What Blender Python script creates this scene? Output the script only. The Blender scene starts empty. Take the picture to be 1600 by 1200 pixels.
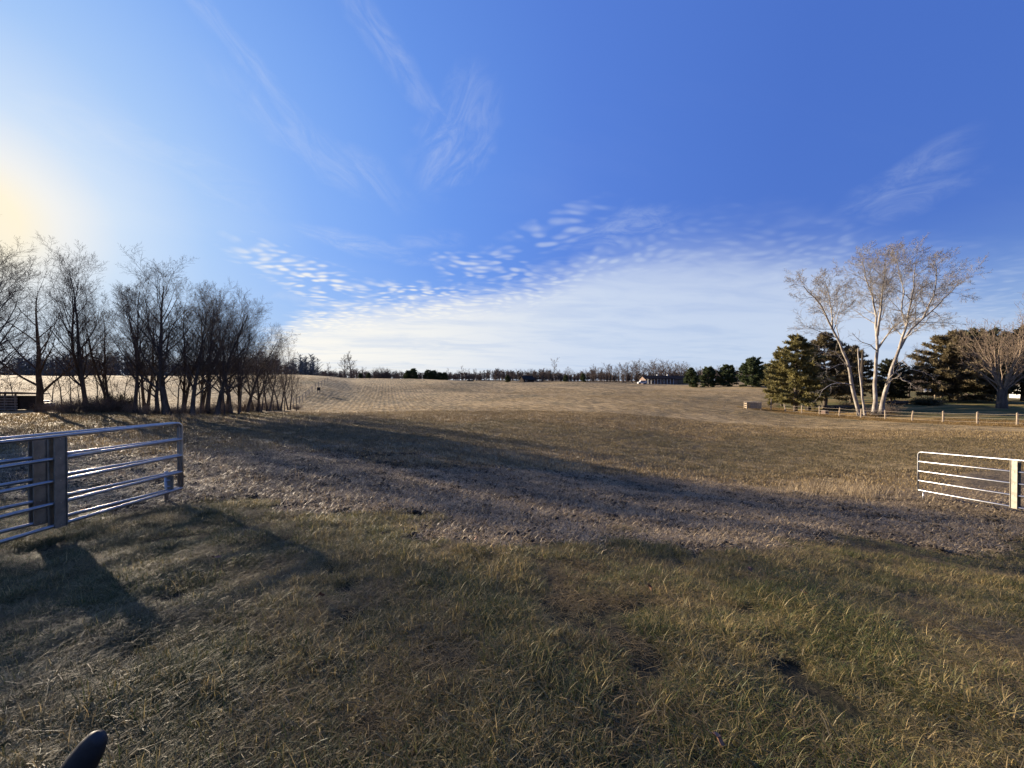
import bpy, math, random
import numpy as np
from mathutils import Vector, Matrix

R = math.radians
F = 601.0            # focal length of the view in photo pixels (1600 wide)
EYE = 1.7
HOR = 595.0
scene = bpy.context.scene
COL = scene.collection

# ------------------------------------------------------------------ camera
cam_d = bpy.data.cameras.new('camera'); cam = bpy.data.objects.new('camera', cam_d); COL.objects.link(cam)
cam.location = (0, 0, EYE)
cam.rotation_euler = (R(90) - math.atan((600 - HOR) / F), 0, 0)
cam_d.sensor_width = 36; cam_d.lens = 36 * F / 1600; cam_d.clip_start = .05; cam_d.clip_end = 6000
scene.camera = cam

# ------------------------------------------------------------------ light
SUN_AZ, SUN_EL = -55.5, 13.6       # degrees, azimuth from +Y towards +X
scene.view_settings.view_transform = 'Standard'; scene.view_settings.look = 'None'
scene.view_settings.gamma = 1; scene.view_settings.use_curve_mapping = False
scene.view_settings.exposure = 1.6
scene.cycles.max_bounces = 4; scene.cycles.diffuse_bounces = 2; scene.cycles.glossy_bounces = 2; scene.cycles.transmission_bounces = 2
sd = Vector((math.sin(R(SUN_AZ)) * math.cos(R(SUN_EL)), math.cos(R(SUN_AZ)) * math.cos(R(SUN_EL)), math.sin(R(SUN_EL))))
sun_d = bpy.data.lights.new('sun', 'SUN'); sun = bpy.data.objects.new('sun', sun_d); COL.objects.link(sun)
sun_d.energy = 4.8; sun_d.angle = R(.6); sun_d.color = (1, .83, .62)
sun.rotation_euler = (-sd).to_track_quat('-Z', 'Y').to_euler()

class NT:
    """small node-building helper"""
    def __init__(s, tree): s.t = tree; s.n = tree.nodes; s.l = tree.links
    def node(s, typ, **kw):
        n = s.n.new(typ)
        for k, v in kw.items(): setattr(n, k, v)
        return n
    def put(s, sock, v):
        if isinstance(v, bpy.types.NodeSocket): s.l.new(v, sock)
        elif v is not None:
            if isinstance(v, (tuple, list)) and len(v) == 3 and sock.type == 'RGBA': v = (*v, 1)
            sock.default_value = v
    def m(s, op, a, b=None, c=None, clamp=False):
        n = s.node('ShaderNodeMath', operation=op, use_clamp=clamp)
        s.put(n.inputs[0], a); s.put(n.inputs[1], b)
        if c is not None: s.put(n.inputs[2], c)
        return n.outputs[0]
    def vm(s, op, a, b=None):
        n = s.node('ShaderNodeVectorMath', operation=op); s.put(n.inputs[0], a); s.put(n.inputs[1], b)
        return n.outputs['Value'] if op in ('DOT_PRODUCT', 'LENGTH') else n.outputs[0]
    def mix(s, f, a, b, typ='MIX'):
        n = s.node('ShaderNodeMix', data_type='RGBA', blend_type=typ, clamp_factor=True)
        s.put(n.inputs[0], f); s.put(n.inputs[6], a); s.put(n.inputs[7], b); return n.outputs[2]
    def ss(s, v, lo, hi, a=0.0, b=1.0):
        n = s.node('ShaderNodeMapRange', interpolation_type='SMOOTHSTEP')
        s.put(n.inputs[0], v); s.put(n.inputs[1], lo); s.put(n.inputs[2], hi); s.put(n.inputs[3], a); s.put(n.inputs[4], b)
        return n.outputs[0]
    def noise(s, vec, scale, detail=4, rough=.55, dist=0.0, dim='3D', lac=2.0):
        n = s.node('ShaderNodeTexNoise', noise_dimensions=dim)
        s.put(n.inputs['Vector'], vec); s.put(n.inputs['Scale'], scale); s.put(n.inputs['Detail'], detail)
        s.put(n.inputs['Roughness'], rough); s.put(n.inputs['Distortion'], dist); s.put(n.inputs['Lacunarity'], lac)
        return n.outputs[0]
    def sep(s, v): n = s.node('ShaderNodeSeparateXYZ'); s.put(n.inputs[0], v); return n.outputs
    def comb(s, x, y, z=0.0):
        n = s.node('ShaderNodeCombineXYZ'); s.put(n.inputs[0], x); s.put(n.inputs[1], y); s.put(n.inputs[2], z); return n.outputs[0]

# ------------------------------------------------------------------ sky with high thin cloud
def azel(px, py):
    a = math.atan((px - 800) / F); return math.degrees(a), math.degrees(math.atan((HOR - py) * math.cos(a) / F))

def make_world():
    w = bpy.data.worlds.new('World'); scene.world = w; w.use_nodes = True
    w.node_tree.nodes.clear(); T = NT(w.node_tree)
    sky = T.node('ShaderNodeTexSky', sky_type='NISHITA', sun_disc=False)
    sky.sun_elevation = R(SUN_EL); sky.sun_rotation = R(SUN_AZ); sky.altitude = 250
    sky.air_density = 1.0; sky.dust_density = .8; sky.ozone_density = 3.0
    hs = T.node('ShaderNodeHueSaturation'); hs.inputs['Saturation'].default_value = 1.22; hs.inputs['Value'].default_value = 1.0
    hs.inputs['Hue'].default_value = .507
    T.l.new(sky.outputs[0], hs.inputs['Color'])
    bw = T.node('ShaderNodeRGBToBW'); T.l.new(hs.outputs[0], bw.inputs[0])
    k_ = T.m('DIVIDE', 1.3, T.m('ADD', 1.0, T.m('MULTIPLY', bw.outputs[0], .32)))
    skyc = T.vm('MULTIPLY', T.vm('MULTIPLY', hs.outputs[0], T.comb(k_, k_, k_)), (1.02, .88, 1.06))
    tc = T.node('ShaderNodeTexCoord'); d = tc.outputs['Generated']
    # daylight colour away from and towards the sun (as the tone of this clear winter evening), blended into the sky model
    rp = T.node('ShaderNodeValToRGB'); T.put(rp.inputs[0], T.m('DIVIDE', T.m('ARCCOSINE', T.vm('DOT_PRODUCT', d, tuple(sd))), math.pi))
    cr = rp.color_ramp; st = [(3.5, (1.04, .95, .64)), (6, (.88, .92, .86)), (10, (.56, .76, .94)), (17, (.345, .59, .92)), (28, (.215, .43, .88)), (45, (.135, .30, .79)), (62, (.100, .218, .69)), (85, (.073, .162, .57)), (115, (.06, .135, .49)), (180, (.058, .13, .47))]
    cr.elements[0].position = st[0][0] / 180; cr.elements[0].color = (*st[0][1], 1); cr.elements[1].position = 1; cr.elements[1].color = (*st[-1][1], 1)
    for a_, c_ in st[1:-1]: e_ = cr.elements.new(a_ / 180); e_.color = (*c_, 1)
    tone = T.vm('MULTIPLY', rp.outputs[0], (3.25, 3.25, 3.25))
    zh = T.sep(d)[2]
    tone = T.mix(T.ss(zh, .30, 0.0, 0, .62), tone, (1.5, 2.25, 2.95))
    tone = T.mix(T.ss(zh, .55, .9, 0, .35), tone, (.30, .62, 2.0))
    skyc = T.mix(.8, skyc, tone)
    x, y, z = T.sep(d)
    az = T.m('MULTIPLY', T.m('ARCTAN2', x, y), 180 / math.pi)
    el = T.m('MULTIPLY', T.m('ARCSINE', z), 180 / math.pi)
    zz = T.m('ADD', T.m('MAXIMUM', z, 0.0), .07)
    px = T.m('DIVIDE', x, zz); py = T.m('DIVIDE', y, zz)
    P = T.comb(px, py, 0.0)
    sang = T.vm('DOT_PRODUCT', d, tuple(sd))                     # cosine of the angle to the sun
    # streaky coordinates (wind from the left, along x mostly)
    ca, sa = math.cos(R(12)), math.sin(R(12))
    qx = T.m('ADD', T.m('MULTIPLY', px, ca), T.m('MULTIPLY', py, sa))
    qy = T.m('SUBTRACT', T.m('MULTIPLY', py, ca), T.m('MULTIPLY', px, sa))
    S = T.comb(T.m('MULTIPLY', qx, .35), qy, 0.0)
    streak = T.noise(S, .9, 5, .58, .5)
    big = T.noise(P, .45, 1, .5)
    fine = T.noise(T.comb(T.m('MULTIPLY', qx, .8), qy), 5.5, 2, .55, .5)
    # cloud sheet low over the horizon: its upper edge follows a curve over azimuth
    fc = T.node('ShaderNodeFloatCurve')
    pts = [(-180, 8), (-100, 5), (-60, 1), (-40, 1.5)] + [azel(*p) for p in ((430, 510), (510, 472), (640, 458), (760, 445), (850, 428), (960, 384), (1080, 362), (1200, 362), (1320, 372), (1450, 405), (1600, 440))] + [(75, 8), (120, 9), (180, 8)]
    cu = fc.mapping.curves[0]
    tf = lambda p: ((p[0] + 180) / 360, p[1] / 30)
    cu.points[0].location = tf(pts[0]); cu.points[1].location = tf(pts[-1])
    for p in pts[1:-1]: cu.points.new(*tf(p))
    fc.mapping.update()
    T.put(fc.inputs['Value'], T.m('DIVIDE', T.m('ADD', az, 180), 360))
    top = T.m('MULTIPLY', fc.outputs[0], 30)
    e2 = T.m('ADD', el, T.m('MULTIPLY', T.m('SUBTRACT', streak, .5), 9.0))
    e2 = T.m('ADD', e2, T.m('MULTIPLY', T.m('SUBTRACT', fine, .5), 5.5))
    rightness = T.ss(az, 5, 32)
    soft = T.m('ADD', 2.2, T.m('MULTIPLY', rightness, 6.0))
    sheet = T.ss(T.m('DIVIDE', T.m('SUBTRACT', top, e2), soft), -.5, 1.0)
    # mackerel ripples and thin places in the sheet
    vor = T.node('ShaderNodeTexVoronoi', feature='SMOOTH_F1'); T.put(vor.inputs['Vector'], T.vm('ADD', P, T.vm('SCALE', P, None)))
    n1 = T.noise(P, 1.5, 1, .5); n2 = T.noise(T.vm('ADD', P, (7.3, 2.1, 0.0)), 1.5, 1, .5)
    Pm = T.vm('ADD', T.comb(qx, T.m('MULTIPLY', qy, 1.15)), T.comb(T.m('MULTIPLY', n1, .4), T.m('MULTIPLY', n2, .4)))
    vor.inputs['Scale'].default_value = 11.0; vor.inputs['Smoothness'].default_value = .7; vor.inputs['Randomness'].default_value = .8
    T.put(vor.inputs['Vector'], Pm)
    mack = T.ss(vor.outputs['Distance'], .62, .16)
    thick = T.ss(T.m('ADD', T.m('MULTIPLY', streak, .6), T.m('MULTIPLY', T.noise(T.comb(T.m('MULTIPLY', qx, .6), qy), 2.0, 4, .6, .8), .4)), .34, .58, .84, 1.0)
    edge = T.ss(T.m('SUBTRACT', top, el), 0.0, 5.5, 1.0, 0.0)
    rip = T.m('SUBTRACT', 1.0, T.m('MULTIPLY', T.m('MULTIPLY', edge, .62), T.m('SUBTRACT', 1.0, mack)))
    low = T.m('MULTIPLY', T.ss(el, -1, 3.2, .8, 1.0), T.ss(el, 10, 18, 1.0, .78))
    cover = T.m('MULTIPLY', T.m('MULTIPLY', sheet, thick), T.m('MULTIPLY', rip, low))
    cover = T.m('MULTIPLY', cover, T.m('SUBTRACT', 1.0, T.m('MULTIPLY', rightness, .18)))
    # separate patches: (px, py, half width deg, half height deg, tilt deg, strength, kind)
    patches = [
        (345, 45, 9.5, .8, -36, .34, 's'), (590, 52, 10, 1.3, -44, .40, 's'), (712, 215, 6.0, 3.3, 58, .50, 's'),
        (500, 235, 9, 2.2, -24, .30, 's'), (230, 250, 9, 2.4, -8, .25, 's'), (1395, 292, 4.6, 1.5, 24, .48, 's'), (1425, 315, 3.8, 1.2, 16, .42, 's'),
        (600, 392, 8.5, 1.0, -8, .55, 's'), (672, 378, 4, 1.3, 10, .3, 's'), (868, 362, 6.5, 1.9, 20, .5, 'm'), (980, 358, 6, 2.0, 8, .8, 's'),
        (490, 438, 7.5, 1.9, -19, 1.0, 'm'), (565, 452, 5, 1.4, -14, .55, 'm'), (735, 418, 4.4, 1.6, -4, .85, 'm'), (800, 420, 4.6, 1.9, -14, .6, 'm'), (660, 460, 7, 1.6, 2, .9, 'm'), (470, 470, 3.5, .8, -5, .4, 's')]
    def fibres(tilt, seed, strength):       # thin threads of cirrus lying along one direction of the sky
        c, s_ = math.cos(R(tilt)), math.sin(R(tilt))
        a_ = T.m('ADD', T.m('MULTIPLY', az, c), T.m('MULTIPLY', el, s_)); b_ = T.m('SUBTRACT', T.m('MULTIPLY', el, c), T.m('MULTIPLY', az, s_))
        n_ = T.noise(T.comb(T.m('MULTIPLY', a_, .17), T.m('MULTIPLY', b_, .46), seed), 1.0, 5, .66, 1.0)
        return T.ss(n_, .32, .82, .03, 1.0)
    fibs = {-1: fibres(-38, 1.7, 1), 0: fibres(-4, 5.1, 1), 1: fibres(52, 9.3, 1)}
    tot = None
    jit = T.m('MULTIPLY', T.m('SUBTRACT', T.noise(P, 2.6, 3, .65, .6), .5), 2.4)
    for (ppx, ppy, hw, hh, tilt, st, kind) in patches:
        a0, e0 = azel(ppx, ppy); ce = math.cos(R(e0))
        dx = T.m('MULTIPLY', T.m('SUBTRACT', az, a0), ce); dy = T.m('SUBTRACT', el, e0)
        c, s_ = math.cos(R(tilt)), math.sin(R(tilt))
        u = T.m('DIVIDE', T.m('ADD', T.m('MULTIPLY', dx, c), T.m('MULTIPLY', dy, s_)), hw)
        v = T.m('DIVIDE', T.m('SUBTRACT', T.m('MULTIPLY', dy, c), T.m('MULTIPLY', dx, s_)), hh)
        v = T.m('ADD', v, jit)
        r2 = T.m('ADD', T.m('MULTIPLY', u, u), T.m('MULTIPLY', v, v))
        g = T.m('MULTIPLY', T.ss(r2, 2.4, -.4), st * (.52 if kind == 's' else .9))
        if kind == 's':
            g = T.m('MULTIPLY', g, fibs[-1 if tilt < -22 else (1 if tilt > 40 else 0)])
        else: g = T.m('MULTIPLY', g, mack)
        tot = g if tot is None else T.m('MAXIMUM', tot, g)
    # faint veil elsewhere so that the sky goes on the same way out of view
    veil = T.m('MULTIPLY', T.ss(T.m('ADD', T.m('MULTIPLY', big, .5), T.m('MULTIPLY', streak, .5)), .5, .75), .16)
    veil = T.m('MULTIPLY', veil, T.ss(el, 5, 18))
    cover = T.m('MAXIMUM', cover, T.m('MAXIMUM', tot, veil), clamp=True)
    near = T.ss(sang, .35, .97)
    cc = T.mix(near, (2.1, 2.4, 2.9), (3.3, 3.2, 2.95))
    cc = T.mix(T.m('MULTIPLY', T.ss(thick, .7, 1.0, 1.0, 0.0), .45), cc, (1.45, 1.85, 2.6))
    out = T.mix(cover, skyc, cc)
    bg = T.node('ShaderNodeBackground'); T.put(bg.inputs[0], out); bg.inputs[1].default_value = .1
    o = T.node('ShaderNodeOutputWorld'); T.l.new(bg.outputs[0], o.inputs[0])
    return w
world = make_world()
world.cycles.sampling_method = 'MANUAL'; world.cycles.sample_map_resolution = 256

# ------------------------------------------------------------------ noise and terrain height
def hsh(i, j, seed):
    n = (i.astype(np.int64) * 374761393 + j.astype(np.int64) * 668265263 + seed * 974711) & 0x7fffffff
    n = ((n ^ (n >> 13)) * 1274126177) & 0x7fffffff
    return ((n ^ (n >> 16)) & 0xffff) / 65535.0
def vnoise(x, y, seed=0):
    i = np.floor(x); j = np.floor(y); fx = x - i; fy = y - j
    fx = fx * fx * fx * (fx * (fx * 6 - 15) + 10); fy = fy * fy * fy * (fy * (fy * 6 - 15) + 10)
    i = i.astype(np.int64); j = j.astype(np.int64)
    a = hsh(i, j, seed); b = hsh(i + 1, j, seed); c = hsh(i, j + 1, seed); d = hsh(i + 1, j + 1, seed)
    return (a + (b - a) * fx) * (1 - fy) + (c + (d - c) * fx) * fy
def fbm(x, y, seed=0, o=4, g=.5):
    s = 0; a = 1; t = 0
    for k in range(o):
        s = s + a * vnoise(x * 2 ** k + 17.3 * k, y * 2 ** k - 9.1 * k, seed + k); t += a; a *= g
    return s / t
def sst(x, a, b):
    t = np.clip((x - a) / (b - a), 0, 1); return t * t * (3 - 2 * t)

# (pixel x, pixel y, depth): where the ground is seen
CP = [(0, 1200, 1.69), (800, 1200, 1.69), (1600, 1200, 1.69), (400, 985, 2.9), (800, 965, 3.0), (1200, 985, 3.0),
      (0, 868, 4.7), (280, 785, 7.0), (800, 828, 5.9), (1600, 930, 4.7), (1200, 850, 6.2), (1600, 808, 9.65), (1430, 783, 12.1),
      (0, 665, 22), (60, 642, 32), (140, 643, 31), (300, 650, 31), (440, 641, 44), (480, 632, 60), (0, 592, 150), (0, 626, 48),
      (250, 593, 160), (250, 624, 55), (500, 591, 140), (500, 612, 78), (540, 597, 122), (620, 593, 165), (800, 600, 150), (1000, 604, 150), (1200, 605, 130),
      (1600, 606, 150), (800, 613, 100), (800, 631, 60), (800, 650, 40), (800, 682, 26), (800, 722, 17), (800, 772, 10),
      (1000, 640, 52), (1000, 618, 95), (1200, 622, 85), (1200, 650, 52), (1200, 683, 33), (1200, 745, 18), (1590, 664, 33.5), (1388, 652, 45), (1230, 648, 55),
      (1600, 728, 17), (1450, 627, 70), (1600, 618, 80), (400, 702, 15), (400, 662, 27), (100, 705, 13.5), (620, 618, 85), (620, 640, 50)]
def polar(X, Y):
    az = np.degrees(np.arctan2(X, Y)); aa = np.abs(az)
    aa = np.where(aa > 72, 72 * (180 - aa) / 108, aa)
    return np.sign(az) * aa / 30.0, np.log(np.hypot(X, Y) + 2)
cx = [((p[0] - 800) / F * p[2], p[2], EYE - (p[1] - HOR) * p[2] / F) for p in CP]
for r in (.01, 1.0):
    for a in (-60, 0, 60): cx.append((r * math.sin(R(a)), r * math.cos(R(a)), 0.0))
for a in (-70, -45, -20, 0, 20, 45, 70):
    for r, zz in ((330, 1.5), (900, .6), (3200, -2.5)): cx.append((r * math.sin(R(a)), r * math.cos(R(a)), zz))
cx = np.array(cx)
U, S_ = polar(cx[:, 0], cx[:, 1]); CPT = np.stack([U, S_], 1)
def tps(r2): return np.where(r2 > 1e-12, .5 * r2 * np.log(r2 + 1e-12), 0)
nC = len(CPT)
K = tps(((CPT[:, None] - CPT[None]) ** 2).sum(2)) + np.eye(nC) * .004
A = np.zeros((nC + 3, nC + 3)); A[:nC, :nC] = K; A[:nC, nC] = 1; A[:nC, nC + 1:] = CPT; A[nC:, :nC] = A[:nC, nC:].T
W = np.linalg.solve(A, np.concatenate([cx[:, 2], [0, 0, 0]]))
def fence_x(Y): return 51.4 - .22 * Y
ROWD = (math.sin(R(-18)), math.cos(R(-18)))     # direction of the stubble rows
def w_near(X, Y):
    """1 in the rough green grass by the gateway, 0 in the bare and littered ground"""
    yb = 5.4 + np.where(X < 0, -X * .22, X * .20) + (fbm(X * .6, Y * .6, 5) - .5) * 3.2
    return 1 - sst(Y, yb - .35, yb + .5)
def w_litter(X, Y): return (1 - w_near(X, Y)) * (1 - sst(Y + (fbm(X * .15, Y * .15, 8) - .5) * 9, 12, 17))
def w_green(X, Y):
    """grassy waterway running through the dip"""
    c = 27 - .30 * X + 3 * np.sin(X * .07)
    return np.exp(-((Y - c) / (8.5)) ** 2) * (Y > 0)
def w_yard(X, Y): return sst(X - np.maximum(fence_x(Y), .69 * Y * (Y > 56)), -.6, .4) * (Y > 5)
def height(X, Y, detail=True):
    X = np.asarray(X, float); Y = np.asarray(Y, float); sh = X.shape; X = X.ravel(); Y = Y.ravel()
    u, s = polar(X, Y); z = np.empty_like(X)
    for k in range(0, len(X), 20000):
        q = np.stack([u[k:k + 20000], s[k:k + 20000]], 1)
        z[k:k + 20000] = tps(((q[:, None] - CPT[None]) ** 2).sum(2)) @ W[:nC] + W[nC] + q @ W[nC + 1:]
    r = np.hypot(X, Y)
    z += (fbm(X / 14, Y / 14, 3, 3) - .5) * .3 * sst(r, 14, 45) + (fbm(X / 34, Y / 30, 13, 2) - .5) * 1.7 * sst(r, 34, 80)
    z += .9 * (1 - sst(X + .42 * Y, -9, 2)) * sst(Y, 62, 85) * (1 - sst(Y, 135, 175))
    if detail:
        lit = w_litter(X, Y)
        z += (fbm(X * 1.1, Y * 1.1, 1, 3) - .5) * .10 * sst(r, .5, 3)
        z += (fbm(X * 3.3, Y * 3.3, 2, 3) - .5) * (.05 + .10 * lit) * (1 - sst(r, 25, 60))
    return z.reshape(sh)
def gz(x, y, detail=True): return float(height(np.array([x]), np.array([y]), detail)[0])
def at(px, D): return ((px - 800) / F * D, D)
def pz(py, D): return EYE - (py - HOR) * D / F

# ------------------------------------------------------------------ objects helpers
def tag(o, label=None, cat=None, group=None, kind=None):
    if label: o['label'] = label
    if cat: o['category'] = cat
    if group: o['group'] = group
    if kind: o['kind'] = kind
    return o
def empty(name, loc=(0, 0, 0), rz=0.0, **kw):
    o = bpy.data.objects.new(name, None); COL.objects.link(o); o.location = loc; o.rotation_euler = (0, 0, rz); o.empty_display_size = .2
    return tag(o, **kw)
class MB:
    def __init__(s): s.v = []; s.f = []; s.a = []
    def quad(s, *p):
        k = len(s.v); s.v += p; s.f.append(tuple(range(k, k + len(p))))
    def box(s, c, size, rot=None, skew=None):
        k = len(s.v); hx, hy, hz = size[0] / 2, size[1] / 2, size[2] / 2
        for dx in (-1, 1):
            for dy in (-1, 1):
                for dz in (-1, 1):
                    p = Vector((dx * hx, dy * hy, dz * hz))
                    if rot is not None: p = rot @ p
                    s.v.append((p.x + c[0], p.y + c[1], p.z + c[2]))
        for f in ((0, 1, 3, 2), (4, 6, 7, 5), (0, 4, 5, 1), (2, 3, 7, 6), (0, 2, 6, 4), (1, 5, 7, 3)): s.f.append(tuple(k + i for i in f))
    def tube(s, pts, rad, sides=6, cap=True, flat=None):
        pts = [Vector(p) for p in pts]; n = len(pts)
        if not hasattr(rad, '__len__'): rad = [rad] * n
        k = len(s.v); t = (pts[1] - pts[0]).normalized()
        a = t.orthogonal().normalized() if abs(t.z) > .9 else t.cross(Vector((0, 0, 1))).normalized()
        for i in range(n):
            t2 = (pts[min(i + 1, n - 1)] - pts[max(i - 1, 0)])
            if t2.length > 1e-9: t = t2.normalized()
            a = (a - t * a.dot(t)).normalized(); b = t.cross(a)
            fl = 1 if flat is None else flat[i]
            for j in range(sides):
                w = 2 * math.pi * j / sides; c_, s_ = math.cos(w) * rad[i] * fl, math.sin(w) * rad[i]
                s.v.append((pts[i].x + a.x * c_ + b.x * s_, pts[i].y + a.y * c_ + b.y * s_, pts[i].z + a.z * c_ + b.z * s_))
        for i in range(n - 1):
            for j in range(sides):
                j2 = (j + 1) % sides
                s.f.append((k + i * sides + j, k + i * sides + j2, k + (i + 1) * sides + j2, k + (i + 1) * sides + j))
        if cap:
            s.f.append(tuple(k + j for j in range(sides))[::-1]); s.f.append(tuple(k + (n - 1) * sides + j for j in range(sides)))
    def mesh(s, name, mat, smooth=False):
        me = bpy.data.meshes.new(name); me.from_pydata(s.v, [], s.f); me.update()
        if mat: me.materials.append(mat)
        if smooth: me.polygons.foreach_set('use_smooth', [True] * len(me.polygons))
        return me
    def build(s, name, mat, parent=None, smooth=False, loc=(0, 0, 0), **kw):
        return put(s.mesh(name, mat, smooth), name, parent, loc, **kw)
def put(me, name, parent=None, loc=(0, 0, 0), rz=0.0, **kw):
    o = bpy.data.objects.new(name, me); COL.objects.link(o); o.location = loc; o.rotation_euler = (0, 0, rz)
    if parent: o.parent = parent
    return tag(o, **kw)
def copy_tree(o, parent=None):
    c = o.copy(); COL.objects.link(c); c.parent = parent
    for ch in list(o.children): copy_tree(ch, c)
    return c

# ------------------------------------------------------------------ materials
def material(name):
    m = bpy.data.materials.new(name); m.use_nodes = True; m.node_tree.nodes.clear(); T = NT(m.node_tree)
    b = T.node('ShaderNodeBsdfPrincipled'); o = T.node('ShaderNodeOutputMaterial'); T.l.new(b.outputs[0], o.inputs[0])
    return m, T, b, o
def simple(name, c1, c2, scale=8, rough=.7, metal=0.0, bump=.0, stretch=(1, 1, 1), spec=.5, obj=True):
    m, T, b, o = material(name)
    tc = T.node('ShaderNodeTexCoord'); co = T.vm('MULTIPLY', tc.outputs['Object' if obj else 'Generated'], stretch)
    n = T.noise(co, scale, 5, .6)
    T.put(b.inputs['Base Color'], T.mix(T.ss(n, .3, .7), c1, c2))
    b.inputs['Roughness'].default_value = rough; b.inputs['Metallic'].default_value = metal
    b.inputs['Specular IOR Level'].default_value = spec
    if bump:
        bp = T.node('ShaderNodeBump'); bp.inputs['Strength'].default_value = bump; bp.inputs['Distance'].default_value = .02
        T.put(bp.inputs['Height'], T.noise(co, scale * 3, 4, .6)); T.l.new(bp.outputs[0], b.inputs['Normal'])
    return m
def plantmat(name, green, straw, transl=.35, dark=None, sc=.9, bias=0.0, spec=.3):
    """blades: each blade has its own 'tint'; patches vary with the place"""
    m, T, b, o = material(name)
    g = T.node('ShaderNodeNewGeometry'); at_ = T.node('ShaderNodeAttribute', attribute_name='tint')
    oi = T.node('ShaderNodeObjectInfo')
    n = T.noise(g.outputs['Position'], sc, 4, .6)
    f = T.m('ADD', T.m('ADD', .14, T.m('MULTIPLY', T.ss(n, .34, .66), .45)), T.m('MULTIPLY', T.m('SUBTRACT', at_.outputs['Fac'], .5), 1.0))
    f = T.m('ADD', f, T.m('ADD', T.m('MULTIPLY', T.m('SUBTRACT', oi.outputs['Random'], .5), .35), .12 + bias))
    c = T.mix(f, green, straw)
    n2 = T.m('FRACT', T.m('MULTIPLY', at_.outputs['Fac'], 17.31))
    c = T.mix(T.m('MULTIPLY', n2, .75), c, dark or (green[0] * .35, green[1] * .35, green[2] * .4))
    T.put(b.inputs['Base Color'], c); b.inputs['Roughness'].default_value = .5; b.inputs['Specular IOR Level'].default_value = spec
    if transl:
        tr = T.node('ShaderNodeBsdfTranslucent'); T.put(tr.inputs[0], c)
        mx = T.node('ShaderNodeMixShader'); mx.inputs[0].default_value = transl
        T.l.new(b.outputs[0], mx.inputs[1]); T.l.new(tr.outputs[0], mx.inputs[2]); T.l.new(mx.outputs[0], o.inputs[0])
    return m
M = {}
M['grass'] = plantmat('grass_blades', (.085, .11, .026), (.62, .45, .20), .40, dark=(.012, .016, .006), bias=-.10)
M['straw'] = plantmat('dead_litter', (.22, .17, .10), (.66, .51, .30), .25, dark=(.06, .042, .03), sc=.5, bias=.1)
M['thatch'] = plantmat('grass_thatch', (.13, .095, .045), (.36, .265, .125), .25, dark=(.03, .024, .012), sc=.8, spec=.12)
M['stub'] = plantmat('field_stubble', (.15, .11, .052), (.46, .335, .155), .25, dark=(.07, .05, .028), sc=.06, bias=.1)
M['short'] = plantmat('short_grass', (.10, .092, .040), (.36, .26, .12), .3, sc=.25)
M['gold'] = plantmat('golden_grass', (.24, .16, .06), (.42, .28, .11), .3, sc=.3, bias=.1)
M['soilclod'] = simple('soil_clods', (.035, .029, .021), (.08, .064, .045), 12, .95, spec=.1)
M['galv'] = simple('galvanised_steel', (.30, .30, .31), (.42, .42, .42), 14, .38, .95, .02)
M['galv2'] = simple('galvanised_plate', (.18, .165, .14), (.27, .25, .21), 9, .6, .75, .03)
M['bark'] = simple('dark_bark', (.055, .045, .037), (.12, .098, .08), 5, .95, 0, .6, (1, 1, .25), .1)
M['twig'] = simple('dark_twigs', (.075, .058, .045), (.14, .108, .085), 5, .9, spec=.1)
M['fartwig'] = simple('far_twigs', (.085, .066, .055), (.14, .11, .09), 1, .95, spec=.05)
M['syc'] = simple('pale_sycamore_bark', (.15, .125, .105), (.37, .34, .295), 3.0, .85, 0, .3, (1, 1, .35), .15)
M['syctwig'] = simple('sycamore_twigs', (.16, .14, .125), (.29, .26, .23), 3, .9, spec=.1)
M['tan'] = simple('tan_branches', (.14, .105, .08), (.30, .23, .165), 3, .9, spec=.1)
M['snag'] = simple('snag_wood', (.03, .025, .02), (.08, .06, .045), 4, .95, 0, .4, (1, 1, .3))
M['wood'] = simple('pale_post_wood', (.20, .155, .105), (.36, .28, .19), 6, .85, 0, .3, (1, 1, .2))
M['oldwood'] = simple('grey_weathered_wood', (.13, .105, .085), (.24, .20, .16), 6, .9, 0, .3, (1, 1, .2))
M['wire'] = simple('fence_wire', (.20, .17, .14), (.30, .25, .2), 6, .6, .5)
M['black'] = simple('black_plastic', (.008, .009, .011), (.016, .017, .020), 14, .62, 0, .1)
M['roofdark'] = simple('dark_shingles', (.028, .024, .022), (.055, .048, .043), 2, 1.0, spec=.0)
M['brick'] = simple('brown_brick', (.13, .085, .065), (.2, .14, .11), 2, .9)
M['white'] = simple('white_paint', (.42, .42, .40), (.55, .55, .53), 3, .5)
M['glass'] = simple('dark_window_glass', (.02, .025, .03), (.04, .045, .05), 2, .1)
M['leaf'] = simple('dead_leaf_brown', (.13, .06, .035), (.26, .13, .075), 30, .7)
M['brush'] = simple('brush_twigs', (.14, .11, .08), (.26, .20, .15), 3, .95, spec=.1)
def needles(name, c1, c2, tr=.2):
    m, T, b, o = material(name)
    g = T.node('ShaderNodeNewGeometry'); a = T.node('ShaderNodeAttribute', attribute_name='tint')
    n = T.noise(g.outputs['Position'], .55, 3, .6)
    c = T.mix(T.m('ADD', T.m('MULTIPLY', T.ss(n, .35, .65), .5), T.m('MULTIPLY', a.outputs['Fac'], .5)), c1, c2)
    T.put(b.inputs['Base Color'], c); b.inputs['Roughness'].default_value = .65; b.inputs['Specular IOR Level'].default_value = .25
    t = T.node('ShaderNodeBsdfTranslucent'); T.put(t.inputs[0], c); mx = T.node('ShaderNodeMixShader'); mx.inputs[0].default_value = tr
    T.l.new(b.outputs[0], mx.inputs[1]); T.l.new(t.outputs[0], mx.inputs[2]); T.l.new(mx.outputs[0], o.inputs[0])
    return m
M['needle_y'] = needles('yellow_green_needles', (.10, .095, .035), (.24, .20, .075), .3)
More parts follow.
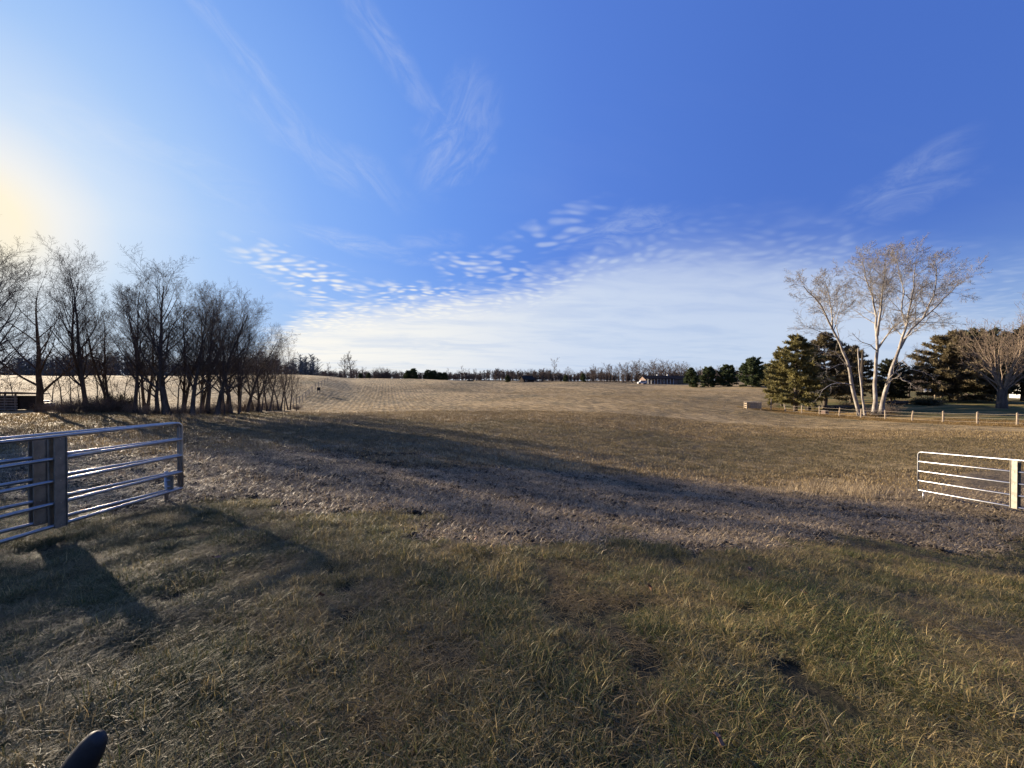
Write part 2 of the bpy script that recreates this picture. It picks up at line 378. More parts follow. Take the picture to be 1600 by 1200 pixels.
M['needle_d'] = needles('dark_needles', (.030, .036, .018), (.085, .08, .038))
M['needle_b'] = needles('brown_green_needles', (.075, .064, .032), (.20, .155, .085), .3)
M['needle_g'] = needles('green_needles', (.035, .055, .022), (.09, .105, .042), .25)

def ground_material():
    m, T, b, o = material('field_soil_and_grass')
    g = T.node('ShaderNodeNewGeometry'); P = g.outputs['Position']
    A_ = lambda n: T.node('ShaderNodeAttribute', attribute_name=n).outputs['Fac']
    x, y, z = T.sep(P); P2 = T.comb(x, y, 0.0)
    n_s = T.noise(P2, 9, 6, .65); n_m = T.noise(P2, 1.3, 5, .6); n_l = T.noise(P2, .09, 5, .6, .4); n_x = T.noise(P2, .022, 4, .55, .4)
    soil = T.mix(T.ss(n_s, .35, .65), (.034, .028, .020), (.10, .079, .054))
    straw = T.ss(T.noise(P2, 22, 5, .7), .50, .66)
    lit = T.mix(T.m('MULTIPLY', straw, T.ss(n_m, .3, .7)), soil, (.27, .20, .135))
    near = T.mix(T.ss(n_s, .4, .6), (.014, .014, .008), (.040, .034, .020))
    green = T.mix(T.ss(T.noise(P2, 3.2, 6, .65), .35, .68), (.070, .060, .034), (.30, .22, .115))
    green = T.mix(T.ss(T.noise(T.vm('MULTIPLY', P2, (.10, .5, 1.0)), 1, 5, .6, .3), .45, .68, 0, .6), green, (.045, .036, .026))
    # stubble: rows in the direction of ROWD
    q = T.m('ADD', T.m('MULTIPLY', x, ROWD[1]), T.m('MULTIPLY', y, -ROWD[0]))
    qn = T.m('ADD', q, T.m('MULTIPLY', n_m, .16))
    row = T.m('ADD', T.m('MULTIPLY', T.m('SINE', T.m('MULTIPLY', qn, 2 * math.pi / .76)), .5), .5)
    al = T.m('ADD', T.m('MULTIPLY', y, ROWD[1]), T.m('MULTIPLY', x, ROWD[0]))
    brk = T.noise(T.comb(T.m('MULTIPLY', q, 1.2), T.m('MULTIPLY', al, .35)), 1.0, 5, .68)
    swath = T.noise(T.comb(T.m('MULTIPLY', q, .22), T.m('MULTIPLY', al, .012)), 1, 3, .6)
    fs = T.m('ADD', T.m('MULTIPLY', T.ss(row, .2, 1.0), .18), T.m('MULTIPLY', T.ss(brk, .34, .66), .85))
    fs = T.m('ADD', fs, T.m('MULTIPLY', T.m('SUBTRACT', swath, .5), .9))
    fs = T.m('ADD', fs, T.m('MULTIPLY', T.m('SUBTRACT', n_x, .5), 1.3))
    fs = T.m('SUBTRACT', fs, T.m('MULTIPLY', T.ss(n_l, .5, .72), .3))
    field = T.mix(T.m('MULTIPLY', fs, .9, clamp=True), (.085, .066, .036), (.43, .31, .15))
    field = T.mix(T.ss(n_l, .50, .72, 0, .45), field, (.085, .082, .038))
    gold = T.mix(T.ss(T.noise(P2, 2.4, 5, .6), .3, .7), (.20, .13, .045), (.42, .28, .11))
    yard = T.mix(T.ss(T.noise(T.vm('MULTIPLY', P2, (.25, 1., 1.)), .5, 4, .6), .42, .62), (.070, .075, .026), (.24, .17, .065))
    fleck = T.ss(T.noise(P2, 7.5, 4, .75), .57, .64)
    field = T.mix(T.m('MULTIPLY', fleck, .6), field, (.58, .44, .26))
    dk = T.ss(T.noise(T.vm('ADD', P2, (31.0, 7.0, 0.0)), 4.5, 4, .75), .56, .66)
    field = T.mix(T.m('MULTIPLY', dk, .6), field, (.05, .038, .024))
    green = T.mix(T.m('MULTIPLY', fleck, .45), green, (.45, .34, .20)); green = T.mix(T.m('MULTIPLY', dk, .5), green, (.03, .028, .016))
    c = field
    c = T.mix(A_('w_green'), c, green)
    c = T.mix(A_('w_litter'), c, lit)
    c = T.mix(A_('w_yard'), c, yard)
    c = T.mix(A_('w_gold'), c, gold)
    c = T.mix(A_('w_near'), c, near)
    c = T.mix(A_('w_strip'), c, (.34, .25, .14))
    T.put(b.inputs['Base Color'], c); b.inputs['Roughness'].default_value = .95; b.inputs['Specular IOR Level'].default_value = .12
    bp = T.node('ShaderNodeBump'); bp.inputs['Strength'].default_value = .9; bp.inputs['Distance'].default_value = .06
    hgt = T.m('ADD', T.m('MULTIPLY', n_s, .6), T.m('ADD', T.m('MULTIPLY', T.noise(P2, 3.0, 5, .6), .9), T.m('MULTIPLY', T.m('MULTIPLY', row, A_('w_field')), .45)))
    T.put(bp.inputs['Height'], hgt); T.l.new(bp.outputs[0], b.inputs['Normal'])
    return m

# ------------------------------------------------------------------ ground
def make_ground():
    na = 460
    fr = np.linspace(-66, 66, 360); bk = np.linspace(66, 294, 62)[1:-1]
    ang = np.radians(np.concatenate([fr, bk])); na = len(ang)
    rr = np.concatenate([np.geomspace(.35, 60, 330), np.geomspace(60, 3500, 110)[1:]]); nr = len(rr)
    X = np.outer(rr, np.sin(ang)); Y = np.outer(rr, np.cos(ang))
    Z = height(X, Y)
    v = np.stack([X.ravel(), Y.ravel(), Z.ravel()], 1); v = np.vstack([v, [[0, 0, gz(0, 0)]]])
    i = np.arange(nr - 1)[:, None]; j = np.arange(na)[None]; j2 = (j + 1) % na
    q = np.stack([i * na + j, (i + 1) * na + j, (i + 1) * na + j2, i * na + j2], 2).reshape(-1, 4)[:, ::-1]
    me = bpy.data.meshes.new('ground')
    tri = np.stack([np.full(na, nr * na), np.arange(na), (np.arange(na) + 1) % na], 1)[:, ::-1]
    nv = len(v); me.vertices.add(nv); me.vertices.foreach_set('co', v.ravel())
    li = np.concatenate([q.ravel(), tri.ravel()]); me.loops.add(len(li)); me.loops.foreach_set('vertex_index', li)
    ls = np.concatenate([np.arange(len(q)) * 4, len(q) * 4 + np.arange(len(tri)) * 3])
    me.polygons.add(len(ls)); me.polygons.foreach_set('loop_start', ls)
    me.update(calc_edges=True); me.validate()
    x, y = v[:, 0], v[:, 1]
    yd = w_yard(x, y); d = x - fence_x(y)
    strip = np.exp(-((y - (96 + x * .12 + 26 * sst(x, -35, -5) * 0)) / 1.3) ** 2) * (x > -30) * (x < 15) * .8
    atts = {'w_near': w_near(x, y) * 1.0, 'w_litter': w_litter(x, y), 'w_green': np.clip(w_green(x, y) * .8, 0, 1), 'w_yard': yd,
            'w_gold': np.clip(sst(d, -2.2, -.3) * (1 - sst(d + (fbm(x * .3, y * .3, 4) - .5) * 6, 3, 6)) * (y > 14) * (y < 60), 0, 1), 'w_strip': strip}
    atts['w_field'] = np.clip(1 - atts['w_near'] - atts['w_litter'] - atts['w_green'] - yd, 0, 1) * (np.hypot(x, y) < 160)
    for k, a in atts.items():
        at_ = me.attributes.new(k, 'FLOAT', 'POINT'); at_.data.foreach_set('value', np.ascontiguousarray(a, dtype=np.float32))
    me.polygons.foreach_set('use_smooth', [True] * len(me.polygons))
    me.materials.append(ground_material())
    put(me, 'ground', kind='structure', label='rolling harvested field with rough grass in the foreground')
make_ground()

# ------------------------------------------------------------------ scattered ground cover (one object per kind, instanced)
def blades_mesh(name, mat, rnd, n, spread, length, width, lean, flat=0.0, segs=3, comb=None):
    v = []; f = []; t = []
    for k in range(n):
        r = spread * math.sqrt(rnd.random()); w = rnd.random() * 6.283
        p = Vector((r * math.cos(w), r * math.sin(w), -.01 + flat * rnd.random()))
        L = length * rnd.uniform(.45, 1.25); wd = width * rnd.uniform(.6, 1.3)
        az = rnd.random() * 6.283 if comb is None else comb + rnd.gauss(0, .7)
        tilt = rnd.uniform(*lean); curl = rnd.uniform(.1, .75)
        side = Vector((-math.sin(az), math.cos(az), 0)) * wd / 2
        tt = rnd.random(); k0 = len(v)
        for i in range(segs + 1):
            s = i / segs
            ww = 1 - s ** 2.2
            if i == segs: v.append(tuple(p)); t.append(tt)
            else:
                v += [tuple(p - side * ww), tuple(p + side * ww)]; t += [tt, tt]
            d = Vector((math.cos(az) * math.sin(tilt), math.sin(az) * math.sin(tilt), math.cos(tilt)))
            p = p + d * (L / segs); tilt = min(tilt + curl, 1.9 if p.z > .03 else 1.5); az += rnd.gauss(0, .18)
        for i in range(segs):
            a = k0 + 2 * i
            f.append((a, a + 1, a + 3, a + 2) if i < segs - 1 else (a, a + 1, a + 2))
    me = bpy.data.meshes.new(name); me.from_pydata(v, [], f); me.materials.append(mat)
    a = me.attributes.new('tint', 'FLOAT', 'POINT'); a.data.foreach_set('value', t)
    return me
def scatter(name, meshes, pts, rot, scl, **kw):
    """one object: the points carry rotation, scale and variant; geometry nodes put a tuft on each"""
    lib = bpy.data.collections.new(name + '_tufts')
    for i, me in enumerate(meshes):
        o = bpy.data.objects.new('%s_tuft_%02d' % (name, i), me); lib.objects.link(o)
    n = len(pts); me = bpy.data.meshes.new(name); me.vertices.add(n); me.vertices.foreach_set('co', np.ascontiguousarray(pts, dtype=np.float32).ravel())
    a = me.attributes.new('rot', 'FLOAT_VECTOR', 'POINT'); a.data.foreach_set('vector', np.ascontiguousarray(rot, dtype=np.float32).ravel())
    a = me.attributes.new('scl', 'FLOAT', 'POINT'); a.data.foreach_set('value', np.ascontiguousarray(scl, dtype=np.float32))
    a = me.attributes.new('idx', 'INT', 'POINT'); a.data.foreach_set('value', np.random.RandomState(len(pts)).randint(0, len(meshes), n).astype(np.int32))
    o = put(me, name, **kw)
    g = bpy.data.node_groups.new(name + '_nodes', 'GeometryNodeTree')
    g.interface.new_socket('Geometry', in_out='INPUT', socket_type='NodeSocketGeometry'); g.interface.new_socket('Geometry', in_out='OUTPUT', socket_type='NodeSocketGeometry')
    gi = g.nodes.new('NodeGroupInput'); go = g.nodes.new('NodeGroupOutput')
    ip = g.nodes.new('GeometryNodeInstanceOnPoints'); ci = g.nodes.new('GeometryNodeCollectionInfo')
    ci.inputs[0].default_value = lib; ci.inputs['Separate Children'].default_value = True; ci.inputs['Reset Children'].default_value = True
    ip.inputs['Pick Instance'].default_value = True
    def na(nm, ty):
        k = g.nodes.new('GeometryNodeInputNamedAttribute'); k.data_type = ty; k.inputs[0].default_value = nm; return k.outputs[0]
    g.links.new(gi.outputs[0], ip.inputs['Points']); g.links.new(ci.outputs[0], ip.inputs['Instance'])
    g.links.new(na('idx', 'INT'), ip.inputs['Instance Index']); g.links.new(na('scl', 'FLOAT'), ip.inputs['Scale'])
    e = g.nodes.new('FunctionNodeEulerToRotation'); g.links.new(na('rot', 'FLOAT_VECTOR'), e.inputs[0]); g.links.new(e.outputs[0], ip.inputs['Rotation'])
    g.links.new(ip.outputs[0], go.inputs[0])
    md = o.modifiers.new('scatter', 'NODES'); md.node_group = g
    return o
RS = np.random.RandomState(7)
def sector(n, r0, r1, half=61.0):
    r = np.sqrt(RS.uniform(r0 * r0, r1 * r1, n)); a = np.radians(RS.uniform(-half, half, n))
    return r * np.sin(a), r * np.cos(a)
def finish(X, Y, smin, smax, tilt=.15, dz=0.0):
    Z = height(X, Y) + dz; n = len(X)
    rot = np.stack([RS.uniform(-tilt, tilt, n), RS.uniform(-tilt, tilt, n), RS.uniform(0, 6.283, n)], 1)
    return np.stack([X, Y, Z], 1), rot, RS.uniform(smin, smax, n)

def make_cover():
    rnd = random.Random(3)
    # rough near grass: matted blades leaning every way
    tufts = [blades_mesh('grass_tuft', M['grass'], rnd, rnd.choice((28, 38, 46)), rnd.choice((.07, .10, .13)), rnd.choice((.07, .10, .12, .15)), .0048, (.05, 1.4), segs=4) for _ in range(12)]
    tufts += [blades_mesh('grass_tuft', M['grass'], rnd, 36, .13, .13, .0042, (.8, 1.55), .04, segs=4, comb=rnd.random() * 6.28) for _ in range(4)]
    X, Y = sector(66000, 1.0, 8.6); X2, Y2 = sector(15000, 8.0, 14.5)
    X = np.concatenate([X, X2]); Y = np.concatenate([Y, Y2])
    k = (w_near(X, Y) + (fbm(X * 2.2, Y * 2.2, 31) - .5) * .5 > .45) & (fbm(X * 2.4, Y * 2.4, 77) > .29)
    X, Y = X[k], Y[k]; p, r, s = finish(X, Y, .55, 1.2)
    s *= .27 + 1.05 * fbm(X * 2.4, Y * 2.4, 77)
    scatter('rough_grass', tufts, p, r, s, kind='stuff', label='rough matted green and straw grass around the gateway')
    # thatch lying between the tufts
    th = [blades_mesh('thatch_patch', M['thatch'], rnd, 46, .20, .16, .0042, (1.15, 1.6), .035, segs=3) for _ in range(6)]
    X, Y = sector(10000, 1.2, 9.5); k = w_near(X, Y) > .3; X, Y = X[k], Y[k]; k = fbm(X * 1.7, Y * 1.7, 41) > .54; X, Y = X[k], Y[k]
    p, r, s = finish(X, Y, .6, 1.1, .1, .015)
    scatter('grass_thatch', th, p, r, s, kind='stuff', label='dead straw coloured thatch lying in the rough grass')
    # litter on the bare ground
    li = [blades_mesh('litter_patch', M['straw'], rnd, 44, .30, .13, .009, (.5, 1.6), .04, segs=3) for _ in range(8)]
    X, Y = sector(26000, 4.5, 21); k = (w_litter(X, Y) + (fbm(X * .8, Y * .8, 51) - .5) * 1.1 > .42); X, Y = X[k], Y[k]
    p, r, s = finish(X, Y, .5, 1.15, .12, .005)
    scatter('dead_plant_litter', li, p, r, s, kind='stuff', label='broken dead stalks littering the bare ground')
    # clods
    cl = []
    for q in range(6):
        mb = MB(); 
        for t in range(7):
            c = Vector((rnd.uniform(-.16, .16), rnd.uniform(-.16, .16), 0)); s_ = rnd.uniform(.02, .055)
            import_pts = []
            k0 = len(mb.v)
            for (dx, dy, dz) in ((1, 0, 0), (-1, 0, 0), (0, 1, 0), (0, -1, 0), (0, 0, 1), (0, 0, -1)):
                mb.v.append((c.x + dx * s_ * rnd.uniform(.7, 1.5), c.y + dy * s_ * rnd.uniform(.7, 1.5), c.z + dz * s_ * rnd.uniform(.5, 1.0)))
            for f in ((0, 2, 4), (2, 1, 4), (1, 3, 4), (3, 0, 4), (2, 0, 5), (1, 2, 5), (3, 1, 5), (0, 3, 5)): mb.f.append(tuple(k0 + i for i in f))
        cl.append(mb.mesh('clods', M['soilclod'], True))
    X, Y = sector(9000, 5, 18); k = w_litter(X, Y) > .3; X, Y = X[k], Y[k]
    p, r, s = finish(X, Y, .5, 1.2, .2)
    scatter('soil_clods', cl, p, r, s, kind='stuff', label='dark crumbled soil clods on the bare ground')
    # short grass and litter of the waterway and field to 45 m
    sg = [blades_mesh('short_tuft', M['short'], rnd, 46, .42, .12, .014, (.2, 1.5), .0, segs=2) for _ in range(6)]
    X, Y = sector(42000, 11, 46); k = (w_litter(X, Y) < .6) & (w_near(X, Y) < .5) & (w_green(X, Y) + (fbm(X * .2, Y * .2, 61) - .5) > .42) & (w_yard(X, Y) < .5)
    X, Y = X[k], Y[k]; p, r, s = finish(X, Y, .6, 1.2, .1)
    scatter('short_waterway_grass', sg, p, r, s, kind='stuff', label='short dull green grass in the dip across the field')
    st = [blades_mesh('stubble_patch', M['stub'], rnd, 34, .42, .13, .019, (.0, 1.55), .0, segs=2) for _ in range(6)]
    X, Y = sector(26000, 12, 48); k = (w_green(X, Y) + (fbm(X * .2, Y * .2, 61) - .5) * .8 < .5) & (w_yard(X, Y) < .3) & (w_litter(X, Y) < .7) & (w_near(X, Y) < .5); X, Y = X[k], Y[k]
    # rows further out
    ql = np.arange(-150, 150, .76); aa = np.arange(15, 125, .62); Q, Al = np.meshgrid(ql, aa); Q = Q.ravel() + RS.normal(0, .17, Q.size); Al = Al.ravel() + RS.uniform(-.45, .45, Al.size); Q += (fbm(Al * .08, Q * .02, 91) - .5) * .8
    X2 = Q * ROWD[1] + Al * ROWD[0]; Y2 = -Q * ROWD[0] + Al * ROWD[1]
    rr = np.hypot(X2, Y2); az = np.degrees(np.arctan2(X2, Y2))
    k = (rr > 24 + 16 * RS.uniform(0, 1, len(rr))) & (rr < 125) & (np.abs(az) < 60) & (w_green(X2, Y2) + RS.uniform(-.35, .35, len(rr)) < .45) & (w_yard(X2, Y2) < .2) & (RS.uniform(0, 1, len(rr)) < .15 + .75 * sst(fbm(X2 * .09, Y2 * .09, 95), .3, .7))
    X = np.concatenate([X, X2[k]]); Y = np.concatenate([Y, Y2[k]])
    p, r, s = finish(X, Y, .7, 1.35, .1); rr = np.hypot(X, Y)
    scatter('crop_stubble', st, p, r, s, kind='stuff', label='pale crop stubble standing in rows across the field')
    # golden grass along the right-hand fence
    gg = [blades_mesh('golden_tuft', M['gold'], rnd, 44, .35, .24, .016, (.1, 1.2), .0, segs=2) for _ in range(5)]
    Y = RS.uniform(20, 62, 7000); d = RS.uniform(-1.6, 5.5, 7000); X = fence_x(Y) + d
    k = (fbm(X * .3, Y * .3, 4) + np.exp(-(d / 1.6) ** 2) * .5 > .52); X, Y = X[k], Y[k]; p, r, s = finish(X, Y, .5, 1.0, .1)
    scatter('golden_verge_grass', gg, p, r, s, kind='stuff', label='tall golden dead grass along the wooden post fence')
    # thin dead weed stalks by the gates and under the trees
    wd = [blades_mesh('weed_stalks', M['straw'], rnd, 16, .22, .52, .009, (0, .35), .0, segs=3) for _ in range(5)]
    X = np.concatenate([RS.normal(11.6, .9, 150), RS.normal(-9, 2, 30), RS.uniform(-26, -12, 260)]); Y = np.concatenate([RS.normal(13.8, 1.0, 150), RS.normal(9.5, 1, 30), RS.uniform(26, 31, 260)])
    p, r, s = finish(X, Y, .5, 1.1, .15)
    scatter('dead_weed_stalks', wd, p, r, s, kind='stuff', label='thin upright dead weed stalks beside the gate')
make_cover()

# ------------------------------------------------------------------ trees
def rv(rnd): return Vector((rnd.gauss(0, 1), rnd.gauss(0, 1), rnd.gauss(0, 1)))
def grow(B, p, d, L, r, lev, P, rnd):
    n = P['seg'][lev]; pts = [p.copy()]; dirs = [d.copy()]; q = p.copy(); dd = d.copy()
    for i in range(n):
        dd = (dd + rv(rnd) * P['wob'][lev] + Vector((0, 0, P['up'][lev]))).normalized()
        q = q + dd * (L / n); pts.append(q.copy()); dirs.append(dd.copy())
    limb(B, pts, r, lev, P, rnd, L)
def limb(B, pts, r, lev, P, rnd, L, t0=None, r1=None):
    n = len(pts) - 1
    tip = P['tip'][lev] if r1 is None else r1 / r
    rad = [r * (1 - (1 - tip) * (i / n) ** .85) for i in range(n + 1)]
    if lev == 0: rad[0] *= 1.35
    B[lev].append((pts, rad))
    if lev + 1 >= P['levels']: return
    k = P['n'][lev]; t0 = P['t0'][lev] if t0 is None else t0; ph = rnd.random() * 6.28
    for c in range(k):
        t = t0 + (1 - t0) * (c + rnd.uniform(.1, .9)) / k
        x = t * n; i = min(int(x), n - 1); f = x - i
        pos = pts[i].lerp(pts[i + 1], f); ax = (pts[i + 1] - pts[i]).normalized()
        ph += 2.4 + rnd.gauss(0, .35)
        a = ax.orthogonal().normalized(); b = ax.cross(a); out = a * math.cos(ph) + b * math.sin(ph)
        if P.get('outz') and lev > 0: out.z *= P['outz']
        an = R(P['ang'][lev] * rnd.uniform(.75, 1.25)) * (1 - .35 * t)
        nd = (ax * math.cos(an) + out * math.sin(an)).normalized()
        cl = L * P['len'][lev] * rnd.uniform(.65, 1.2) * (1 - P['short'][lev] * (t - t0) / (1 - t0 + 1e-6))
        cr = max(min((rad[i] * (1 - f) + rad[i + 1] * f) * P['rr'][lev], r), P['rmin'])
        grow(B, pos, nd, cl, cr, lev + 1, P, rnd)
SIDES = (9, 6, 4, 3, 3)
def branches_to_mesh(B, levs, name, mat, sides=SIDES):
    mb = MB()
    for l in levs:
        for pts, rad in B[l]: mb.tube(pts, rad, sides[l], cap=False)
    return mb.mesh(name, mat, True)
BASEP = dict(levels=5, seg=(9, 6, 5, 3, 2), wob=(.05, .09, .11, .14, .18), up=(.03, .08, .06, .04, .02), tip=(.10, .14, .2, .3, .5),
             n=(18, 8, 7, 4), t0=(.22, .22, .2, .2), ang=(48, 44, 44, 46), len=(.42, .52, .50, .5), short=(.5, .45, .4, .3), rr=(.50, .50, .55, .6), rmin=.0065)
def bare_tree_meshes(seed, H, r, P=None, lean=(0, 0), bark='bark', twig='twig', stems=1, fork=None):
    rnd = random.Random(seed); P = dict(BASEP, **(P or {})); B = [[] for _ in range(5)]
    for s in range(stems):
        w = rnd.random() * 6.28; sp = 0 if stems == 1 else .16
        d = Vector((lean[0] + math.cos(w) * sp, lean[1] + math.sin(w) * sp, 1)).normalized()
        grow(B, Vector((math.cos(w) * sp * .8, math.sin(w) * sp * .8, -.25)), d, H * rnd.uniform(.86, 1), r * (1 if stems == 1 else .75), 0, P, rnd)
    return branches_to_mesh(B, (0, 1), 'trunk', M[bark]), branches_to_mesh(B, (2, 3, 4), 'crown', M[twig])
G = 'bare trees in the row on the left'
def place_bare(name, meshes, px, D, label, cat='tree', group=None, s=1.0, sx=1.0, rz=0.0):
    if group == G: s *= .79; sx *= 1.16
    X, Y = at(px, D); e = empty(name, (X, Y, gz(X, Y)), rz, label=label, cat=cat, group=group)
    e.scale = (s * sx, s * sx, s)
    put(meshes[0], 'trunk', e); put(meshes[1], 'crown', e); return e

VASE = dict(n=(12, 9, 7, 4), t0=(.12, .25, .2, .2), ang=(46, 38, 42, 44), len=(.66, .5, .5, .5), up=(.0, .06, .06, .04, .03))
TALL = dict(n=(20, 8, 7, 4), t0=(.18, .2, .2, .2), ang=(34, 38, 42, 44), len=(.38, .5, .5, .5), up=(.03, .08, .1, .05, .03))
DENSE = dict(n=(22, 9, 7, 4), t0=(.18, .2, .2, .2), ang=(46, 42, 44, 46), len=(.46, .52, .5, .5), up=(.03, .08, .06, .05, .03))
v1 = bare_tree_meshes(11, 13.0, .29, VASE)
v2 = bare_tree_meshes(12, 15.0, .24, TALL, stems=2)
v3 = bare_tree_meshes(13, 13.5, .21, TALL, stems=2)
v4 = bare_tree_meshes(14, 13.8, .29, DENSE)
v5 = bare_tree_meshes(15, 13.0, .21, DENSE, lean=(.06, 0))
v6 = bare_tree_meshes(16, 12.5, .22, dict(DENSE), lean=(.22, -.05))
v7 = bare_tree_meshes(17, 8.6, .16, dict(TALL, n=(14, 6, 5, 4)), stems=2)
for px, D, v, s, lb in ((-42, 27, v4, 1.0, 'bare tree whose branch tips just reach in at the left edge'), (-135, 28, v5, 1.1, 'unseen bare tree added beyond the left edge for shade, second out of view'), (-62, 22.5, v5, 1.0, 'unseen bare tree added beyond the left edge for shade, nearest to the gates'), (-80, 34, v4, 1.1, 'unseen bare tree added beyond the left edge for shade, standing farthest back'), (-100, 25, v4, 1.1, 'unseen bare tree added beyond the left edge for shade, with a thick straight trunk'), (-175, 23, v5, 1.1, 'unseen bare tree added beyond the left edge for shade, outermost of all')):
    place_bare('bare_tree', v, px, D, lb, group=G, s=s, rz=px)  # all but the first are unseen trees added to shade the near grass
place_bare('bare_tree', v1, 61, 32, 'wide vase shaped bare tree standing closest to the sun glow, open space on its right', group=G)
place_bare('bare_tree', v2, 139, 31.5, 'tall narrow two stemmed bare tree, the highest in the row', group=G, s=1.02)
place_bare('bare_tree', v3, 209, 31, 'slim two stemmed bare tree just right of the tallest tree of the row', group=G, s=1.0)
for px, D, v, s, lb in ((228, 36, v2, .86, 'slim tall bare tree at the back of the row left of the thickest trunk'), (312, 36, v3, .98, 'slim bare tree at the back of the row in its dense middle'), (350, 37, v2, .80, 'slim bare tree at the back of the row left of the leaning trees'), (374, 38, v3, .86, 'slim bare tree at the back where the row begins to get lower'), (405, 41, v5, .80, 'round crowned bare tree at the back of the low end of the row')):
    place_bare('bare_tree', v, px, D, lb, group=G, s=s, rz=px)
place_bare('bare_tree', v3, 174, 33.5, 'slim bare tree filling the gap right of the tallest tree, a little behind the row', group=G, s=.86, rz=2.2)
place_bare('bare_tree', v3, 284, 34, 'slim bare tree behind the gap right of the thickest trunk', group=G, s=.95, rz=4.1)
place_bare('bare_tree', v5, 245, 31.5, 'leaning bare tree touching the left side of the thickest trunk', group=G, s=.86, rz=2.6)
place_bare('bare_tree', v4, 261, 31, 'bare tree with the thickest straight trunk in the middle of the row', group=G, s=1.0)
place_bare('bare_tree', v5, 300, 31.5, 'twiggy bare tree right of the thickest trunk with dense round crown', group=G, s=.98, rz=.2)
place_bare('bare_tree', v4, 323, 34, 'slender bare tree half hidden behind the dense crowns of the row', group=G, s=.94, sx=.8, rz=1.9)
place_bare('bare_tree', v6, 338, 33, 'bare tree leaning right with its crown over the smaller trees', group=G, s=1.0, rz=0.0)
place_bare('bare_tree', v5, 360, 36, 'bushy bare tree at the right end of the tall part of the row', group=G, s=.98, rz=4.0)
place_bare('bare_tree', v6, 385, 39, 'bare tree with a drooping round crown just before the row gets low', group=G, s=.86, rz=.6)
for px, D, s, rz, lb in ((398, 41, .93, 0, 'small forked bare tree at the start of the low end of the row'), (418, 43, .88, 1.3, 'small bare tree second from the low end of the row, stems close together'),
                         (437, 45, .86, 2.9, 'small spreading bare tree near the low end of the row'), (452, 48, .8, 4.4, 'last small bare tree at the low end of the row beside the crop rows')):
    place_bare('small_bare_tree', v7, px, D, lb, group='small bare trees at the low end of the row', s=s, rz=rz)
SEG = ((-99, 61, 'left of the vase shaped tree'), (61, 139, 'between the vase shaped and the tallest tree'), (139, 209, 'just right of the tallest tree'), (209, 261, 'just left of the thickest trunk'),
       (261, 338, 'between the thickest trunk and the leaning tree'), (338, 400, 'under the trees leaning right'), (400, 999, 'among the small trees at the low end'))
NUM = ('first', 'second', 'third', 'fourth', 'fifth', 'sixth', 'seventh', 'eighth', 'ninth')
def row_labels(xs, what):
    out = {}
    for a, b, w in SEG:
        ins = sorted(x for x in xs if a <= x < b)
        for i, x in enumerate(ins): out[x] = '%s %s' % (what, w) if len(ins) == 1 else '%s from left of the %s %s' % (NUM[i], what + ('es' if what.endswith('h') else 's'), w)
    return out
sap = [bare_tree_meshes(30 + i, 5.5, .06, dict(levels=4, n=(9, 5, 4), t0=(.25, .2, .2), len=(.4, .5, .5), rmin=.012)) for i in range(3)]
SAPS = ((80, 36, .9), (98, 35, 1.1), (112, 33, .9), (125, 34, .8), (152, 33.5, 1), (168, 34, .85), (180, 35, .7), (192, 33, .9), (220, 33, 1.0), (232, 34, .9), (276, 33, 1.2), (288, 34, 1.0), (312, 33, 1.1), (350, 33, 1), (372, 35, 1.2), (408, 39, 1.1), (428, 41, 1), (444, 43, 1), (463, 46, .8), (20, 36, .9), (5, 37, 1.0))
sl = row_labels([q[0] for q in SAPS], 'thin bare sapling')
for i, (px, D, s) in enumerate(SAPS):
    o = place_bare('bare_sapling', sap[i % 3], px, D, sl[px], group='saplings among the left tree row', s=s, rz=i * 1.7)

# brushwood at the feet of the row
def shrub_mesh(seed, n=150, h=1.6, w=1.4, mat='brush', up=.6, th=.012):
    rnd = random.Random(seed); mb = MB()
    for i in range(n):
        a = rnd.random() * 6.28; r0 = rnd.random() * w * .35; t = rnd.uniform(.1, 1.25) * (1 - up * .5)
        p = Vector((math.cos(a) * r0, math.sin(a) * r0, -.1)); d = Vector((math.cos(a) * math.sin(t), math.sin(a) * math.sin(t), math.cos(t)))
        L = h * rnd.uniform(.5, 1.1); pts = [p.copy()]
        for k in range(4):
            d = (d + rv(rnd) * .22).normalized(); p = p + d * L / 4; pts.append(p.copy())
            if k > 0:
                for q in range(2):
                    e = (d + rv(rnd) * .6).normalized(); mb.tube([p, p + e * L * .22, p + e * L * .3 + rv(rnd) * .04], [th * .6, th * .4, th * .3], 3, False)
        mb.tube(pts, [th, th * .9, th * .75, th * .6, th * .4], 3, False)
    return mb.mesh('brush', M[mat])
shr = [shrub_mesh(50 + i) for i in range(4)]
rnd = random.Random(5)
BX = [70 + i * 13.4 + rnd.uniform(-5, 5) for i in range(30) if i % 3 != 1]; bl = row_labels(BX, 'low brown bush')
for i, px in enumerate(BX):
    D = 31 + max(0, (px - 300)) * .11 + rnd.uniform(-.6, 2.5); X, Y = at(px, D); s = rnd.uniform(.4, .8)
    o = put(shr[i % 4], 'brush_bush', None, (X, Y, gz(X, Y)), rnd.random() * 6, label=bl[px], cat='bush', group='bushes under the left tree row')
    o.scale = (s * 1.3, s * 1.3, s)
gb = shrub_mesh(77, 260, 1.5, 1.8, 'needle_d', .2, .03)
X, Y = at(178, 33); o = put(gb, 'dark_bush', None, (X, Y, gz(X, Y)), 0, label='dark green round bush between the trunks of the left tree row', cat='bush'); o.scale = (1, 1, .95)

